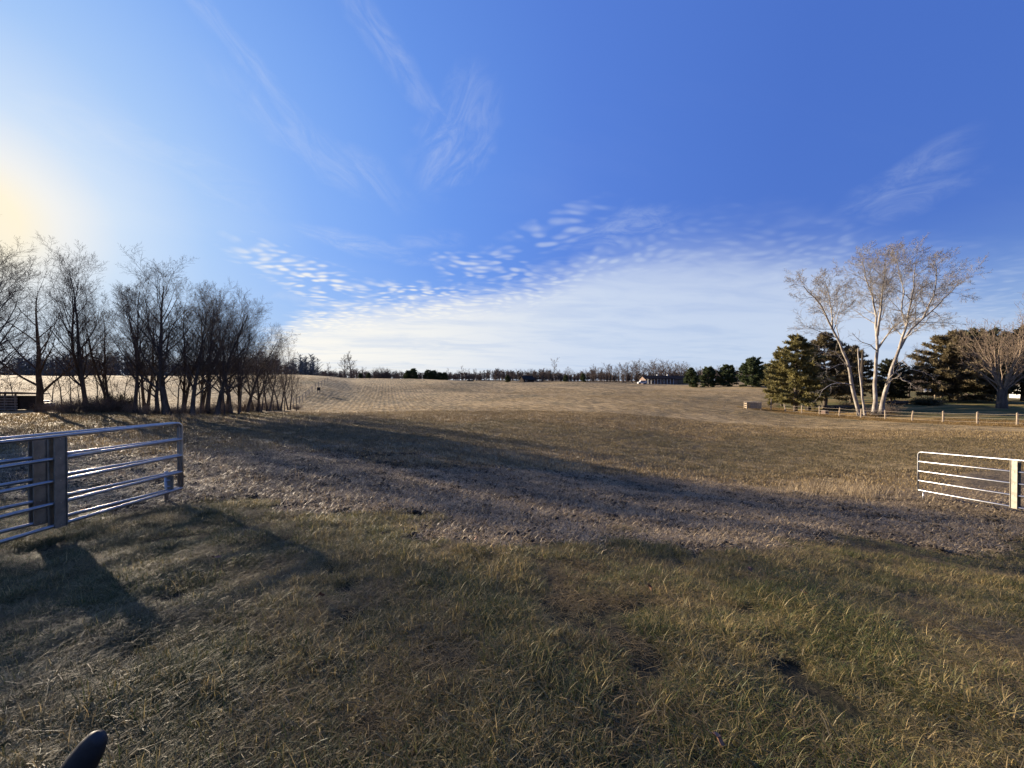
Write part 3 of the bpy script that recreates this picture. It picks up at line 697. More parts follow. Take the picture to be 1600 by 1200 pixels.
# the pale sycamore on the right: main limbs follow the tree itself, the rest grows
def sycamore():
    D0 = 47.0; X0, Y0 = at(1357, D0); z0 = gz(X0, Y0)
    e = empty('sycamore_tree', (X0, Y0, z0), 0, label='large pale barked multi stemmed bare tree behind the wooden post fence', cat='tree')
    def L3(pts):   # (pixel x, pixel y, depth offset)
        out = []
        for px, py, dy in pts:
            D = D0 + dy; x, y = at(px, D); out.append(Vector((x - X0, y - Y0, pz(py, D) - z0)))
        return out
    e.scale = (.96, .96, .965)
    rnd = random.Random(21); B = [[] for _ in range(5)]
    P = dict(BASEP, n=(10, 8, 7, 5), t0=(.3, .15, .15, .15), ang=(54, 46, 46, 48), len=(.35, .48, .5, .5), up=(.02, .03, .04, .03, .0), wob=(.05, .10, .13, .16, .2), rmin=.011, outz=.9)
    mains = [
        ([(1344, 650, 0), (1338, 630, -.2), (1329, 595, -.5), (1322, 560, -.8), (1310, 532, -1.0), (1297, 508, -1.2), (1286, 485, -1.6), (1268, 458, -2), (1250, 440, -2.4)], .30, .05, .5),
        ([(1297, 508, -1.2), (1296, 480, -.6), (1292, 455, 0), (1283, 430, .6)], .12, .03, .2),
        ([(1352, 650, .3), (1347, 620, .4), (1344, 590, .6), (1341, 560, .8), (1340, 540, 1)], .17, .08, .95),
        ([(1366, 650, .2), (1367, 600, .2), (1369, 560, .1), (1370, 520, 0), (1369, 490, .2), (1362, 455, .8), (1350, 425, 1.2), (1345, 400, 1.6)], .30, .04, .45),
        ([(1370, 520, 0), (1376, 480, -.6), (1378, 450, -1), (1382, 420, -1.5), (1384, 392, -1.8)], .18, .03, .2),
        ([(1378, 648, .8), (1384, 612, .8), (1394, 575, .6), (1407, 540, .3), (1418, 505, 0), (1424, 470, -.4), (1430, 440, -.6), (1432, 405, -.8)], .33, .04, .45),
        ([(1407, 540, .3), (1425, 510, 1), (1445, 492, 1.6), (1468, 472, 2.2), (1490, 450, 3), (1508, 432, 3.4)], .2, .03, .2),
        ([(1418, 505, 0), (1410, 480, 1.0), (1414, 450, 2), (1405, 420, 2.6), (1400, 396, 3)], .13, .03, .2),
        ([(1445, 492, 1.6), (1462, 455, .8), (1466, 425, .2), (1462, 400, -.4)], .12, .03, .1),
        ([(1372, 540, .1), (1390, 515, -1), (1405, 500, -1.8), (1422, 490, -2.6)], .14, .04, .2),
    ]
    for pts, r0, r1, t0 in mains:
        p = L3(pts); q = []
        for a, b in zip(p[:-1], p[1:]):
            q += [a, a.lerp(b, .5) + rv(rnd) * .07]
        q.append(p[-1]); LL = sum((b - a).length for a, b in zip(q[:-1], q[1:]))
        PP = dict(P, n=(14 if LL > 9 else 11, 8, 7, 5), len=(min(.50, 5.6 / LL), .52, .52, .5))
        if t0 > .9: PP['levels'] = 1
        limb(B, q, r0 * .8, 0, PP, rnd, LL, t0, r1 * .8)
    # bare drooping lower limbs
    low = [([(1330, 600, -.5), (1315, 597, -1.5), (1296, 599, -2.2), (1282, 608, -2.6), (1277, 620, -2.8)], .09), ([(1326, 575, -.6), (1312, 556, -1.4), (1300, 545, -2), (1288, 545, -2.5), (1272, 551, -3)], .07),
           ([(1330, 570, -.6), (1310, 566, -1.2), (1292, 574, -2), (1280, 573, -2.4)], .05), ([(1385, 600, .6), (1400, 580, -.8), (1412, 560, -1.5), (1420, 553, -2)], .09), ([(1400, 578, -.8), (1412, 592, -1.4), (1425, 597, -2), (1436, 606, -2.5)], .06),
           ([(1412, 560, -1.5), (1430, 575, -2), (1448, 580, -2.4), (1464, 588, -2.8)], .06), ([(1385, 605, .2), (1396, 590, -1.2), (1408, 584, -2)], .06), ([(1372, 545, 0), (1360, 535, -1), (1345, 530, -1.6), (1330, 515, -2)], .08)]
    for pts, r0 in low:
        q = []
        p = L3(pts)
        for a, b in zip(p[:-1], p[1:]): q += [a, a.lerp(b, .5) + rv(rnd) * .09]
        q.append(p[-1]); LL = sum((b - a).length for a, b in zip(q[:-1], q[1:]))
        limb(B, q, r0, 1, dict(P, n=(0, 7, 4, 2), len=(.3, .35, .5, .5)), rnd, LL, .2, .015)
    put(branches_to_mesh(B, (0,), 'trunk', M['syc'], (8, 6, 4, 3, 3)), 'trunk', e)
    put(branches_to_mesh(B, (1,), 'limbs', M['syc']), 'limb', e)
    put(branches_to_mesh(B, (2, 3, 4), 'crown', M['syctwig']), 'crown', e)
    mb = MB(); p = L3([(1340, 542, 1), (1340, 530, 1), (1341, 520, 1.1)]); 
    snag = L3([(1346, 600, 1.6), (1346, 575, 1.6), (1347, 552, 1.6), (1348, 540, 1.6)]); mb.tube(snag, [.16, .15, .12, .02], 7); mb.build('dead_stub', M['snag'], e)
sycamore()

# fan-shaped pruned-looking tree at the right edge
def fan_tree():
    D0 = 50.0; X0, Y0 = at(1566, D0); z0 = gz(X0, Y0); e = empty('fan_tree', (X0, Y0, z0), 0, label='tan bare tree with branches fanning up from a short trunk, at the right edge', cat='tree')
    rnd = random.Random(9); B = [[] for _ in range(5)]
    P = dict(BASEP, n=(0, 9, 5, 3), t0=(.3, .3, .2, .2), ang=(30, 26, 36, 40), len=(.3, .42, .5, .5), up=(0, .03, .03, 0, 0), rmin=.012)
    B[0].append(([Vector((0, 0, -.3)), Vector((0, 0, 1.5)), Vector((.1, 0, 3.0))], [.6, .45, .42]))
    for i in range(26):
        a = rnd.random() * 6.28; t = rnd.uniform(.1, .95); d = Vector((math.cos(a) * math.sin(t), math.sin(a) * math.sin(t) * .6, math.cos(t))); L = rnd.uniform(5.0, 11.0) * (1 - .35 * t)
        grow(B, Vector((math.cos(a) * .2, math.sin(a) * .2, rnd.uniform(1.8, 3))), d, L, rnd.uniform(.06, .12), 1, P, rnd)
    put(branches_to_mesh(B, (0,), 'trunk', M['bark']), 'trunk', e); put(branches_to_mesh(B, (1, 2, 3, 4), 'crown', M['tan']), 'crown', e)
fan_tree()

# ------------------------------------------------------------------ evergreens
def pine_meshes(seed, H, W, mat, whorls=20, per=6, t0=.12, shape=.8, droop=.15, tuft=.42, dens=1.0, irr=.25, wd=.10):
    rnd = random.Random(seed); tr = MB(); v = []; f = []; tint = []
    trunk = [Vector((0, 0, -.3))]; 
    for i in range(1, 9): trunk.append(Vector((rnd.gauss(0, .08), rnd.gauss(0, .08), H * .96 * i / 8)))
    r0 = H * .022 + .05; tr.tube(trunk, [r0 * (1.02 - i / 8) for i in range(9)], 8, False)
    def tuftat(p, d, s):
        tt = rnd.random()
        for k in range(5):
            e = (d * .7 + rv(rnd) * .75).normalized(); sd_ = e.cross(rv(rnd)).normalized() * wd * s * rnd.uniform(.6, 1.2)
            q = p + rv(rnd) * .05; L = tuft * s * rnd.uniform(.6, 1.2); k0 = len(v)
            v.extend([tuple(q - sd_), tuple(q + sd_), tuple(q + e * L)]); f.append((k0, k0 + 1, k0 + 2)); tint.extend([tt] * 3)
    for w in range(whorls):
        t = t0 + (1 - t0) * (w / whorls); z = H * t
        u = (t - t0) / (1 - t0); prof = (1 - u ** 1.6) ** shape * (.72 + .28 * math.sin(min(u * 6, 1.57)))
        for k in range(per):
            a = rnd.random() * 6.28; L = max(.35, W / 2 * prof * rnd.uniform(1 - irr, 1 + irr * .6)); el = .15 + .5 * u + rnd.gauss(0, .12)
            d = Vector((math.cos(a) * math.cos(el), math.sin(a) * math.cos(el), math.sin(el))); p = Vector((0, 0, z + rnd.uniform(-.2, .2))); pts = [p.copy()]; n = 6
            for i in range(n):
                d = (d + Vector((0, 0, -droop * (.6 if i < 3 else -.25))) + rv(rnd) * .06).normalized(); p = p + d * L / n; pts.append(p.copy())
            tr.tube(pts, [max(.012, L * .014 * (1.1 - i / n)) for i in range(n + 1)], 3, False)
            m = int(L * 9 * dens) + 3
            for i in range(m):
                s = rnd.uniform(.28, 1) ** .8; x = s * n; j = min(int(x), n - 1); b = pts[j].lerp(pts[j + 1], x - j); ax = (pts[j + 1] - pts[j]).normalized()
                sd_ = Vector((-ax.y, ax.x, 0)).normalized() * rnd.uniform(-1, 1) * L * .26 * (1.15 - s)
                q = b + sd_ + Vector((0, 0, rnd.gauss(0, .07)))
                tuftat(q, (ax + sd_ * .8 + Vector((0, 0, .25))).normalized(), rnd.uniform(.7, 1.2))
    me = bpy.data.meshes.new('foliage'); me.from_pydata(v, [], f); me.materials.append(M[mat])
    a = me.attributes.new('tint', 'FLOAT', 'POINT'); a.data.foreach_set('value', tint)
    return tr.mesh('trunk', M['bark'], True), me
def place_pine(meshes, px, D, label, s=1.0, sx=1.0, rz=0.0, name='pine_tree', group=None, mat=None):
    X, Y = at(px, D); e = empty(name, (X, Y, gz(X, Y)), rz, label=label, cat='tree', group=group); e.scale = (s * sx, s * sx, s)
    put(meshes[0], 'trunk', e); put(meshes[1], 'foliage', e); return e
GP = 'pines around the yard'
pA = pine_meshes(1, 11.2, 9.0, 'needle_y', 20, 7, .14, .75, .16, .5, 1.5)
pB = pine_meshes(2, 11.4, 9.5, 'needle_b', 20, 7, .16, .7, .14, .5, 1.3)
pC = pine_meshes(3, 11.0, 11.5, 'needle_d', 19, 8, .10, .5, .10, .55, 1.4)
pD = pine_meshes(4, 10.5, 11.0, 'needle_b', 19, 8, .10, .55, .12, .5, 1.4)
pE = pine_meshes(5, 8.5, 9.0, 'needle_g', 15, 8, .06, .5, .05, .6, 1.3, wd=.14)
pF = pine_meshes(6, 7.5, 6.5, 'needle_g', 15, 7, .06, .75, .1, .6, 1.3, wd=.14)
place_pine(pB, -168, 26, 'unseen tall narrow pine added beyond the left edge for shade, farther of two', s=1.45, sx=.55)  # unseen pine, added to cast shade over the lower left grass
place_pine(pB, -225, 21, 'unseen tall narrow pine added beyond the left edge for shade, nearer of two', s=1.35, sx=.6, rz=2)  # second added pine out of view, there for its shadow
place_pine(pA, 1243, 57, 'yellow green pine nearest the wooden crate, its lower branches over the field', group=GP)
place_pine(pB, 1288, 59, 'brownish pine directly left of the pale bare tree', group=GP, s=1.0)
place_pine(pA, 1222, 66, 'lower dark pine peeping out behind the yellow green pine', group=GP, s=.62, rz=2)
place_pine(pB, 1330, 66, 'dark pine seen behind the pale trunks', group=GP, s=.84, rz=1)
place_pine(pC, 1392, 66, 'low dark pine behind the right stems of the pale bare tree', group=GP, s=.62, sx=.9, rz=1)
place_pine(pD, 1487, 60, 'wide olive brown pine left of the tan fan shaped tree', group=GP, s=1.0)
place_pine(pC, 1536, 63, 'wide very dark pine behind the tan fan shaped tree', group=GP, s=1.0, rz=3)
place_pine(pC, 1598, 61, 'very dark pine cut by the right edge of the picture', group=GP, s=1.0, rz=5)
place_pine(pF, 1080, 150, 'single conical pine just right of the long low house', s=.98)
place_pine(pE, 1107, 150, 'rounded green pine, first of the far clump right of the utility pole', s=.88, sx=.9)
place_pine(pE, 1136, 146, 'broad green pine in the middle of the far clump', s=.92, rz=2)
place_pine(pE, 1176, 135, 'tallest broad green pine of the far clump', s=1.13, rz=4)
place_pine(pE, 1204, 140, 'green pine of the far clump next to the yellow green pine', s=.9, rz=1)

# ------------------------------------------------------------------ far trees along the horizon
def low_tree(seed, H, mat='fartwig', n=(9, 6, 4), r=.2, spread=.42, rmin=.045):
    rnd = random.Random(seed); B = [[] for _ in range(5)]
    P = dict(BASEP, levels=4, seg=(4, 3, 2, 2), n=n, t0=(.25, .25, .2), len=(spread, .5, .5), ang=(46, 46, 48), rmin=rmin, up=(.02, .1, .08, .05, 0))
    grow(B, Vector((0, 0, -.3)), Vector((0, 0, 1)), H, r, 0, P, rnd)
    return branches_to_mesh(B, (0, 1, 2, 3), 'bare_tree', M[mat], (5, 4, 3, 3, 3))
far = [low_tree(60 + i, 10, spread=(.40, .5, .34, .45)[i]) for i in range(4)]
rnd = random.Random(33)
# lone trees one can pick out
for px, D, h, lb in ((865, 230, 12, 'lone round crowned bare tree on the skyline in the middle'), (722, 235, 8.5, 'pale thin bare tree on the skyline right of the round evergreens'), (745, 240, 6.5, 'small bare tree on the skyline near the dark implement'),
                     (700, 235, 7, 'wide low bare tree right behind the dark round evergreens'), (886, 240, 8, 'smaller bare tree right of the lone round crowned tree'), (497, 190, 6.5, 'thin pole like bare tree beside the left field edge'),
                     (513, 190, 7.5, 'second thin pole like bare tree beside the left field edge'), (977, 235, 7, 'bare tree behind the field left of the white vehicle')):
    X, Y = at(px, D); o = put(far[rnd.randrange(4)], 'bare_tree', None, (X, Y, gz(X, Y)), rnd.random() * 6, label=lb, cat='tree'); s = h / 10; o.scale = (s, s, s)
big = low_tree(81, 12, n=(14, 7, 6), r=.35, rmin=.05)
for px, D, s, lb in ((540, 182, .80, 'left stem of the tall bare tree pair on the left skyline'), (548, 183, .92, 'taller right one of the bare tree pair on the left skyline')):
    X, Y = at(px, D); o = put(big, 'bare_tree', None, (X, Y, gz(X, Y)), px, label=lb, cat='tree'); o.scale = (s, s, s)
thk = shrub_mesh(90, 260, 5.2, 5, 'fartwig', 0, .05)
X, Y = at(598, 180); o = put(thk, 'round_thicket', None, (X, Y, gz(X, Y)), 0, label='big round bare thicket on the skyline right of the tree pair', cat='thicket'); o.scale = (1.15, 1.15, 1.0)
for px, D, s, lb in ((563, 190, .42, 'tiny pointed evergreen between the tree pair and the thicket'), (576, 190, .46, 'small pointed evergreen touching the thicket'), (637, 190, .5, 'left one of two rounded evergreens on the skyline'), (646, 190, .62, 'right taller one of two rounded evergreens on the skyline'),
                     (669, 185, .55, 'leftmost of four dark round evergreens in a line'), (678, 185, .52, 'second of four dark round evergreens in a line'), (687, 185, .42, 'third of four dark round evergreens in a line'), (695, 185, .42, 'rightmost of four dark round evergreens in a line'),
                     (793, 200, .5, 'small evergreen left of the dark gabled house'), (911, 210, .62, 'conical evergreen on the skyline between the bare trees'), (884, 212, .5, 'dull low evergreen under the lone bare tree')):
    place_pine(pE if px in (637, 646, 669, 678, 687, 695) else pF, px, D, lb, s=s, sx=1.0, rz=px, name='evergreen_tree')
# hedgerow of indistinct far trees: individuals sharing a label per stretch
for (a, b, n, D, h0, h1, lb) in ((480, 640, 26, 215, 3, 6, 'low bare tree in the far hedgerow on the left skyline'), (640, 800, 34, 250, 3.5, 6.5, 'low bare tree in the far hedgerow behind the round evergreens'),
                                 (800, 930, 44, 240, 4.5, 7.5, 'bare tree in the far hedgerow around the gabled house'), (925, 1075, 64, 232, 6.5, 10.5, 'bare tree in the far hedgerow behind the long low house'), (1075, 1230, 30, 235, 5, 9, 'bare tree in the far hedgerow behind the green pines')):
    for i in range(n):
        px = a + (b - a) * (i + rnd.random()) / n; d = D + rnd.uniform(-12, 25); X, Y = at(px, d); s = rnd.uniform(h0, h1) / 10
        if 990 < px < 1070: s *= 1.2
        o = put(far[rnd.randrange(4)], 'bare_tree', None, (X, Y, gz(X, Y)), rnd.random() * 6, label=lb, cat='tree', group=lb.replace('bare tree', 'bare trees')); o.scale = (s * 1.3, s * 1.3, s)
# woods that read as one mass, left and behind
def woods(name, a, b, n, D, h0, h1, mat, label, seed, thick=.09):
    rnd = random.Random(seed); mb = MB()
    for i in range(n):
        px = a + (b - a) * rnd.random(); d = D * rnd.uniform(1, 1.25); X, Y = at(px, d); z = gz(X, Y, False); h = rnd.uniform(h0, h1) * (.75 + .5 * float(vnoise(np.array([px / 37.]), np.array([seed * 1.0]), 3)[0]))
        mb.tube([(X, Y, z - 1), (X + rnd.gauss(0, .2), Y, z + h * .5), (X + rnd.gauss(0, .4), Y, z + h)], [.22, .14, .04], 3, False)
        for k in range(34):
            t = rnd.uniform(.12, .95); az = rnd.random() * 6.28; L = h * .30 * (1.15 - t) * rnd.uniform(.5, 1.2) + .5
            p = Vector((X, Y, z + h * t)); e = p + Vector((math.cos(az) * L, math.sin(az) * L, L * rnd.uniform(.2, 1.1)))
            mb.tube([p, e], [thick, thick * .4], 3, False)
    return mb.build(name, M[mat], label=label, kind='stuff')
M['woods'] = simple('haze_tinted_woods', (.10, .11, .11), (.16, .16, .155), .3, 1.0, spec=.0)  # paler and bluer than bark: distance haze put into the colour
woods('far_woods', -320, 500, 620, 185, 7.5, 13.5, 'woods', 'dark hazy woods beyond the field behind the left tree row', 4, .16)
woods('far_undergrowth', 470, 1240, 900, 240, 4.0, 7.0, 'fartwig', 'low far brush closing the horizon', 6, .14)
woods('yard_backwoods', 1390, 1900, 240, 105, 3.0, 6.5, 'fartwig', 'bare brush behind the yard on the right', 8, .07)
# bare trees in the yard behind the sycamore
for px, D, s, lb in ((1420, 74, .75, 'grey bare tree in the yard between the pale tree and the olive pine'), (1440, 85, .6, 'small bare tree in the yard in front of the far white chairs')):
    place_bare('bare_tree', v5, px, D, lb, s=s, rz=px)

# ------------------------------------------------------------------ gates
def gate(root, length, braces, h=1.2, r=.0245, drop=0.0):
    """local +x runs from the free end towards the hinge; z=0 is the bottom rail; drop: rise of the rails per metre"""
    zt = h; c = .10; sl = lambda x, z: (x, 0.0, z + drop * x)
    mb = MB(); arc = []
    for k in range(6):
        a = math.pi / 2 * k / 5; arc.append(sl(c - c * math.sin(a) , zt - c + c * math.cos(a)))
    path = [sl(length, zt), sl(length * .5, zt), sl(c + .02, zt)] + arc[0:] + [sl(0, zt * .5), sl(0, .02)]
    mb.tube(path, r, 12); mb.build('top_rail', M['galv'], root, True)
    for k in range(4):
        z = zt * k / 4; m2 = MB()
        xs = [.012, .05, .12, length]; 
        m2.tube([sl(x, z) for x in xs], [r * 1.25, r * 1.2, r, r], 10, flat=[.35, .5, 1, 1] if False else None); m2.build('rail', M['galv'], root, True)
    for bx in braces:
        m3 = MB()
        z0 = -.03; z1 = zt - .02
        for sy in (-1, 1):
            m3.v += []; k0 = len(m3.v)
            for (x, y, z) in ((bx - .07, sy * .031, z0), (bx + .07, sy * .031, z0), (bx + .07, sy * .031, z1), (bx - .07, sy * .031, z1), (bx - .07, sy * .035, z0), (bx + .07, sy * .035, z0), (bx + .07, sy * .035, z1), (bx - .07, sy * .035, z1)): m3.v.append((x, y, z + drop * x))
            for f in ((0, 1, 2, 3), (7, 6, 5, 4), (0, 4, 5, 1), (1, 5, 6, 2), (2, 6, 7, 3), (3, 7, 4, 0)): m3.f.append(tuple(k0 + i for i in f))
            for ex in (-.068, .068):
                m3.box((bx + ex, sy * .041, (z0 + z1) / 2 + drop * bx), (.008, .016, z1 - z0))
        m3.build('brace', M['galv2'], root)
        for k in range(5):
            m4 = MB(); m4.tube([(bx, -.042, zt * k / 4 + drop * bx - (.04 if k == 4 else 0)), (bx, .042, zt * k / 4 + drop * bx - (.04 if k == 4 else 0))], .009, 6); m4.build('bolt', M['galv'], root)
def gate_at(p_free, p_hinge, z_free, z_hinge, braces, label, group='galvanised tube gates', splice=None):
    d = Vector((p_hinge[0] - p_free[0], p_hinge[1] - p_free[1])); L = d.length
    e = empty('tube_gate', (p_free[0], p_free[1], z_free), math.atan2(d.y, d.x), label=label, cat='gate', group=group)
    gate(e, L, braces, drop=(z_hinge - z_free) / L)
    if splice:
        m = MB(); dr = (z_hinge - z_free) / L; m.tube([(splice, 0, .9 + dr * splice), (splice + .5, 0, .9 + dr * (splice + .5))], .0285, 12); m.build('splice_sleeve', M['galv'], e, True)
    return e
zb = EYE - 1.975
g1 = gate_at((-6.08, 7.07), (-6.22, 2.75), zb, zb + .06, (1.88, 3.7), 'front galvanised tube gate at the left, its tubes passing in front of the other one', splice=1.35)
g2 = gate_at((-6.16, 7.10), (-6.95, 2.95), zb + .0, zb + .06, (1.86, 3.7), 'galvanised tube gate folded just behind the front left gate')
g3 = gate_at((12.80, 12.1), (12.80, 7.4), EYE - 3.44, EYE - 2.99, (2.34, 4.2), 'galvanised tube gate at the right edge of the picture')
# latch and drop rods
def stub_post(x, y, h, r, label, name='steel_latch_post', br=True):
    z = gz(x, y); e = empty(name, (x, y, z), 0, label=label, cat='post'); m = MB(); m.tube([(0, 0, -.2), (0, 0, h)], r, 10); m.build('pipe', M['galv'], e, True)
    if br:
        m = MB(); m.box((.05, .0, h * .62), (.16, .012, .26)); m.build('bracket', M['galv2'], e)
        m = MB(); m.tube([(.02, -.03, h * .72), (.10, -.03, h * .72)], .012, 6); m.tube([(.02, -.03, h * .52), (.10, -.03, h * .52)], .012, 6); m.build('latch_bolt', M['galv'], e)
    return e
stub_post(-6.26, 6.95, .56, .028, 'short galvanised latch post at the end of the left gates')
stub_post(12.86, 12.0, .38, .016, 'thin galvanised drop rod under the right gate', 'drop_rod', False)
for (x, y, lb) in ((-6.24, 2.62, 'round wooden hinge post carrying the front left gate'), (-7.02, 2.86, 'round wooden hinge post carrying the rear left gate'), (12.80, 7.25, 'round wooden hinge post carrying the right gate')):
    m = MB(); z = gz(x, y); m.tube([(0, 0, -.3), (0, 0, 1.6), (0, 0, 1.63)], [.085, .08, .07], 12); m.build('gate_post', M['oldwood'], None, True, (x, y, z), label=lb, cat='post')

# ------------------------------------------------------------------ right fence of pale posts and wires
def post_fence():
    Y0 = 30.9; X0 = fence_x(Y0); e = empty('post_and_wire_fence', (X0, Y0, gz(X0, Y0)), 0, label='low fence of pale wooden posts and thin wires in front of the yard', cat='fence')
    rnd = random.Random(4); tops = []
    for i in range(11):
        Y = Y0 + .2 + i * 2.41; X = fence_x(Y); z = gz(X, Y); h = 1.12 + rnd.uniform(-.06, .06)
        m = MB(); m.tube([(0, 0, -.25), (rnd.gauss(0, .015), rnd.gauss(0, .015), h * .55), (rnd.gauss(0, .03), rnd.gauss(0, .03), h), (0, 0, h + .02)], [.085, .08, .075, .05], 7)
        m.build('post', M['wood'], e, False, (X - X0, Y - Y0, z - e.location.z)); tops.append(Vector((X - X0, Y - Y0, z - e.location.z)))
    for k in range(3):
        m = MB(); hh = (.25, .6, .98)[k]; pts = []
        for a, b in zip(tops[:-1], tops[1:]):
            pts += [a + Vector((-.09, 0, hh)), a.lerp(b, .5) + Vector((-.09, 0, hh - .03))]
        pts.append(tops[-1] + Vector((-.09, 0, hh))); m.tube(pts, .007, 3); m.build('wire', M['wire'], e)
post_fence()
def line_post(px, D, h, label, r=.06, mat='oldwood'):
    X, Y = at(px, D); m = MB(); m.tube([(0, 0, -.2), (0, 0, h * .6), (.02, 0, h)], [r, r, r * .8], 7); m.build('fence_post', M[mat], None, False, (X, Y, gz(X, Y)), label=label, cat='post')
line_post(1205, 57, 1.75, 'tall grey post standing between the wooden crate and the pale fence', .07)
line_post(1225, 64, 1.2, 'thin post under the left branches of the yellow green pine')
line_post(1284, 61, 1.4, 'thin dark post under the brownish pine')
line_post(1461, 70, 1.2, 'pale post standing in the yard near the far chairs', .07, 'wood')
# utility pole by the far pines
X, Y = at(1097, 165); m = MB(); m.tube([(0, 0, -.5), (0, 0, 7.6)], [.16, .11], 7); m.build('utility_pole', M['oldwood'], None, False, (X, Y, gz(X, Y)), label='thin utility pole between the conical pine and the far pine clump', cat='pole')

# left field-edge fence
def edge_fence():
    P0 = at(462, 60); e = empty('field_edge_fence', (P0[0], P0[1], gz(*P0)), 0, label='thin dark wire fence climbing the field edge left of the dip', cat='fence'); tops = []
    for i in range(14):
        t = i / 13; px = 458 + (522 - 458) * t; D = 1 / ((1 / 56) * (1 - t) + (1 / 118) * t); X, Y = at(px, D); z = gz(X, Y)
        m = MB(); m.tube([(0, 0, -.2), (0, 0, 1.25)], .06, 5); m.build('post', M['oldwood'], e, False, (X - P0[0], Y - P0[1], z - e.location.z)); tops.append(Vector((X - P0[0], Y - P0[1], z - e.location.z)))
    for hh in (.6, 1.1):
        m = MB(); m.tube([p + Vector((0, 0, hh)) for p in tops], .014, 3); m.build('wire', M['wire'], e)
    X, Y = at(498, 74); e2 = empty('feed_box', (X, Y, gz(X, Y) - .0), .3, label='small dark box on legs beside the field edge fence', cat='box')
    e2.scale = (.6, .6, .7); m = MB(); m.box((0, 0, 1.15), (.9, .6, .8)); m.build('box', M['roofdark'], e2); m = MB(); m.box((0, 0, 1.59), (1.1, .8, .07)); m.build('lid', M['oldwood'], e2)
    for sx in (-1, 1):
        for sy in (-1, 1): m = MB(); m.box((sx * .36, sy * .22, .37), (.08, .08, .76)); m.build('leg', M['oldwood'], e2)
edge_fence()

# wooden crate at the far end of the pale fence
def crate():
    X, Y = at(1176, 58); z = gz(X, Y); e = empty('plank_pen', (X, Y, z), R(-14), label='small pale wooden plank pen at the end of the post fence', cat='pen')
    for sx in (-1, 1):
        for sy in (-1, 1): m = MB(); m.box((sx * .92, sy * .6, .5), (.12, .12, 1.1)); m.build('corner_post', M['wood'], e)
    for k in range(3):
        zz = .28 + k * .29
        m = MB(); m.box((.12, -.68, zz), (1.5, .035, .25)); m.build('plank', M['wood'], e)
        m = MB(); m.box((0, .68, zz), (1.8, .035, .2)); m.build('plank', M['oldwood'], e)
        m = MB(); m.box((-.95, 0, zz), (.035, 1.1, .15)); m.build('plank', M['wood'], e)
    m = MB(); m.box((0, 0, 1.08), (2.0, 1.35, .04)); m.build('lid', M['oldwood'], e)
crate()
def boxthing(name, px, D, size, mat, label, cat, rz=0.0, lift=0.0):
    X, Y = at(px, D); z = gz(X, Y); e = empty(name, (X, Y, z), rz, label=label, cat=cat)
    m = MB(); m.box((0, 0, size[2] / 2 + lift), size); m.build('body', M[mat], e); m = MB(); m.box((0, 0, size[2] + .03 + lift), (size[0] + .1, size[1] + .1, .06)); m.build('lid', M['oldwood'], e)
    for sx in (-1, 1): m = MB(); m.box((sx * size[0] * .42, -size[1] / 2 - .02, size[2] / 2 + lift), (.07, .03, size[2])); m.build('batten', M['oldwood'], e)
    return e
boxthing('feed_box', 1263, 57, (.55, .5, .62), 'roofdark', 'small dark box standing under the pines', 'box')
boxthing('feed_box', 1289, 50.5, (.6, .5, .5), 'brick', 'low reddish brown box just behind the pale fence posts', 'box', .3)
# timber and brush lying under the trees
def log_pile(px, D, n, L, label, seed, mat='bark', r=.12):
    rnd = random.Random(seed); X, Y = at(px, D); e = empty('log_pile', (X, Y, gz(X, Y)), 0, label=label, cat='log pile')
    for i in range(n):
        m = MB(); a = rnd.gauss(0, .35); c = Vector((rnd.gauss(0, L * .22), rnd.gauss(0, .5), r + r * 1.6 * (i % 3))); d = Vector((math.cos(a), math.sin(a), rnd.gauss(0, .08))) * L * rnd.uniform(.3, .55); rr = r * rnd.uniform(.6, 1.2)
        m.tube([c - d, c + rv(rnd) * .05, c + d], [rr, rr * .95, rr * .8], 6); m.build('log', M[mat], e)
log_pile(1312, 56, 7, 3.4, 'dark heap of timber lying under the brownish pine', 1)
log_pile(1402, 58, 8, 3.0, 'dark heap of branches behind the pale tree trunks', 2)
log_pile(1480, 72, 7, 4.0, 'low row of reddish logs in the yard under the olive pine', 3, 'tan', .16)
X, Y = at(1447, 56); o = put(gb, 'dark_bush', None, (X, Y, gz(X, Y)), 1, label='dark spiky low bush in the yard right of the pale tree', cat='bush'); o.scale = (1.5, 1.1, .75)
for px, D, s, lb in ((1385, 48.5, .8, 'reddish brush growing at the foot of the pale tree, right side'), (1368, 47, .6, 'reddish brush growing between the stems of the pale tree'), (1325, 58, .7, 'brown bush under the pines left of the pale tree'), (1520, 75, .9, 'brown bush in the shade of the very dark pine')):
    X, Y = at(px, D); o = put(shr[px % 4], 'brush_bush', None, (X, Y, gz(X, Y)), px, label=lb, cat='bush'); o.scale = (s * 1.2, s * 1.2, s)
def chair(px, D, label, rz):
    X, Y = at(px, D); e = empty('garden_chair', (X, Y, gz(X, Y)), rz, label=label, cat='chair', group='pale garden chairs far back in the yard')
    m = MB(); m.box((0, 0, .42), (.6, .55, .05)); m.build('seat', M['white'], e); m = MB(); m.box((0, .28, .78), (.6, .05, .66)); m.build('backrest', M['white'], e)
    for sx in (-1, 1):
        m = MB(); m.box((sx * .3, 0, .62), (.08, .55, .04)); m.build('armrest', M['white'], e)
        for sy in (-1, 1): m = MB(); m.box((sx * .27, sy * .24, .2), (.06, .06, .42)); m.build('leg', M['white'], e)
for px, lb, rz in ((1448, 'pale garden chair standing apart left of the other chairs', .2), (1457, 'pale garden chair, first of the close group in the yard', -.4), (1463, 'pale garden chair in the middle of the close group in the yard', .1), (1471, 'pale garden chair at the right of the close group in the yard', .6)):
    chair(px, 84, lb, rz)

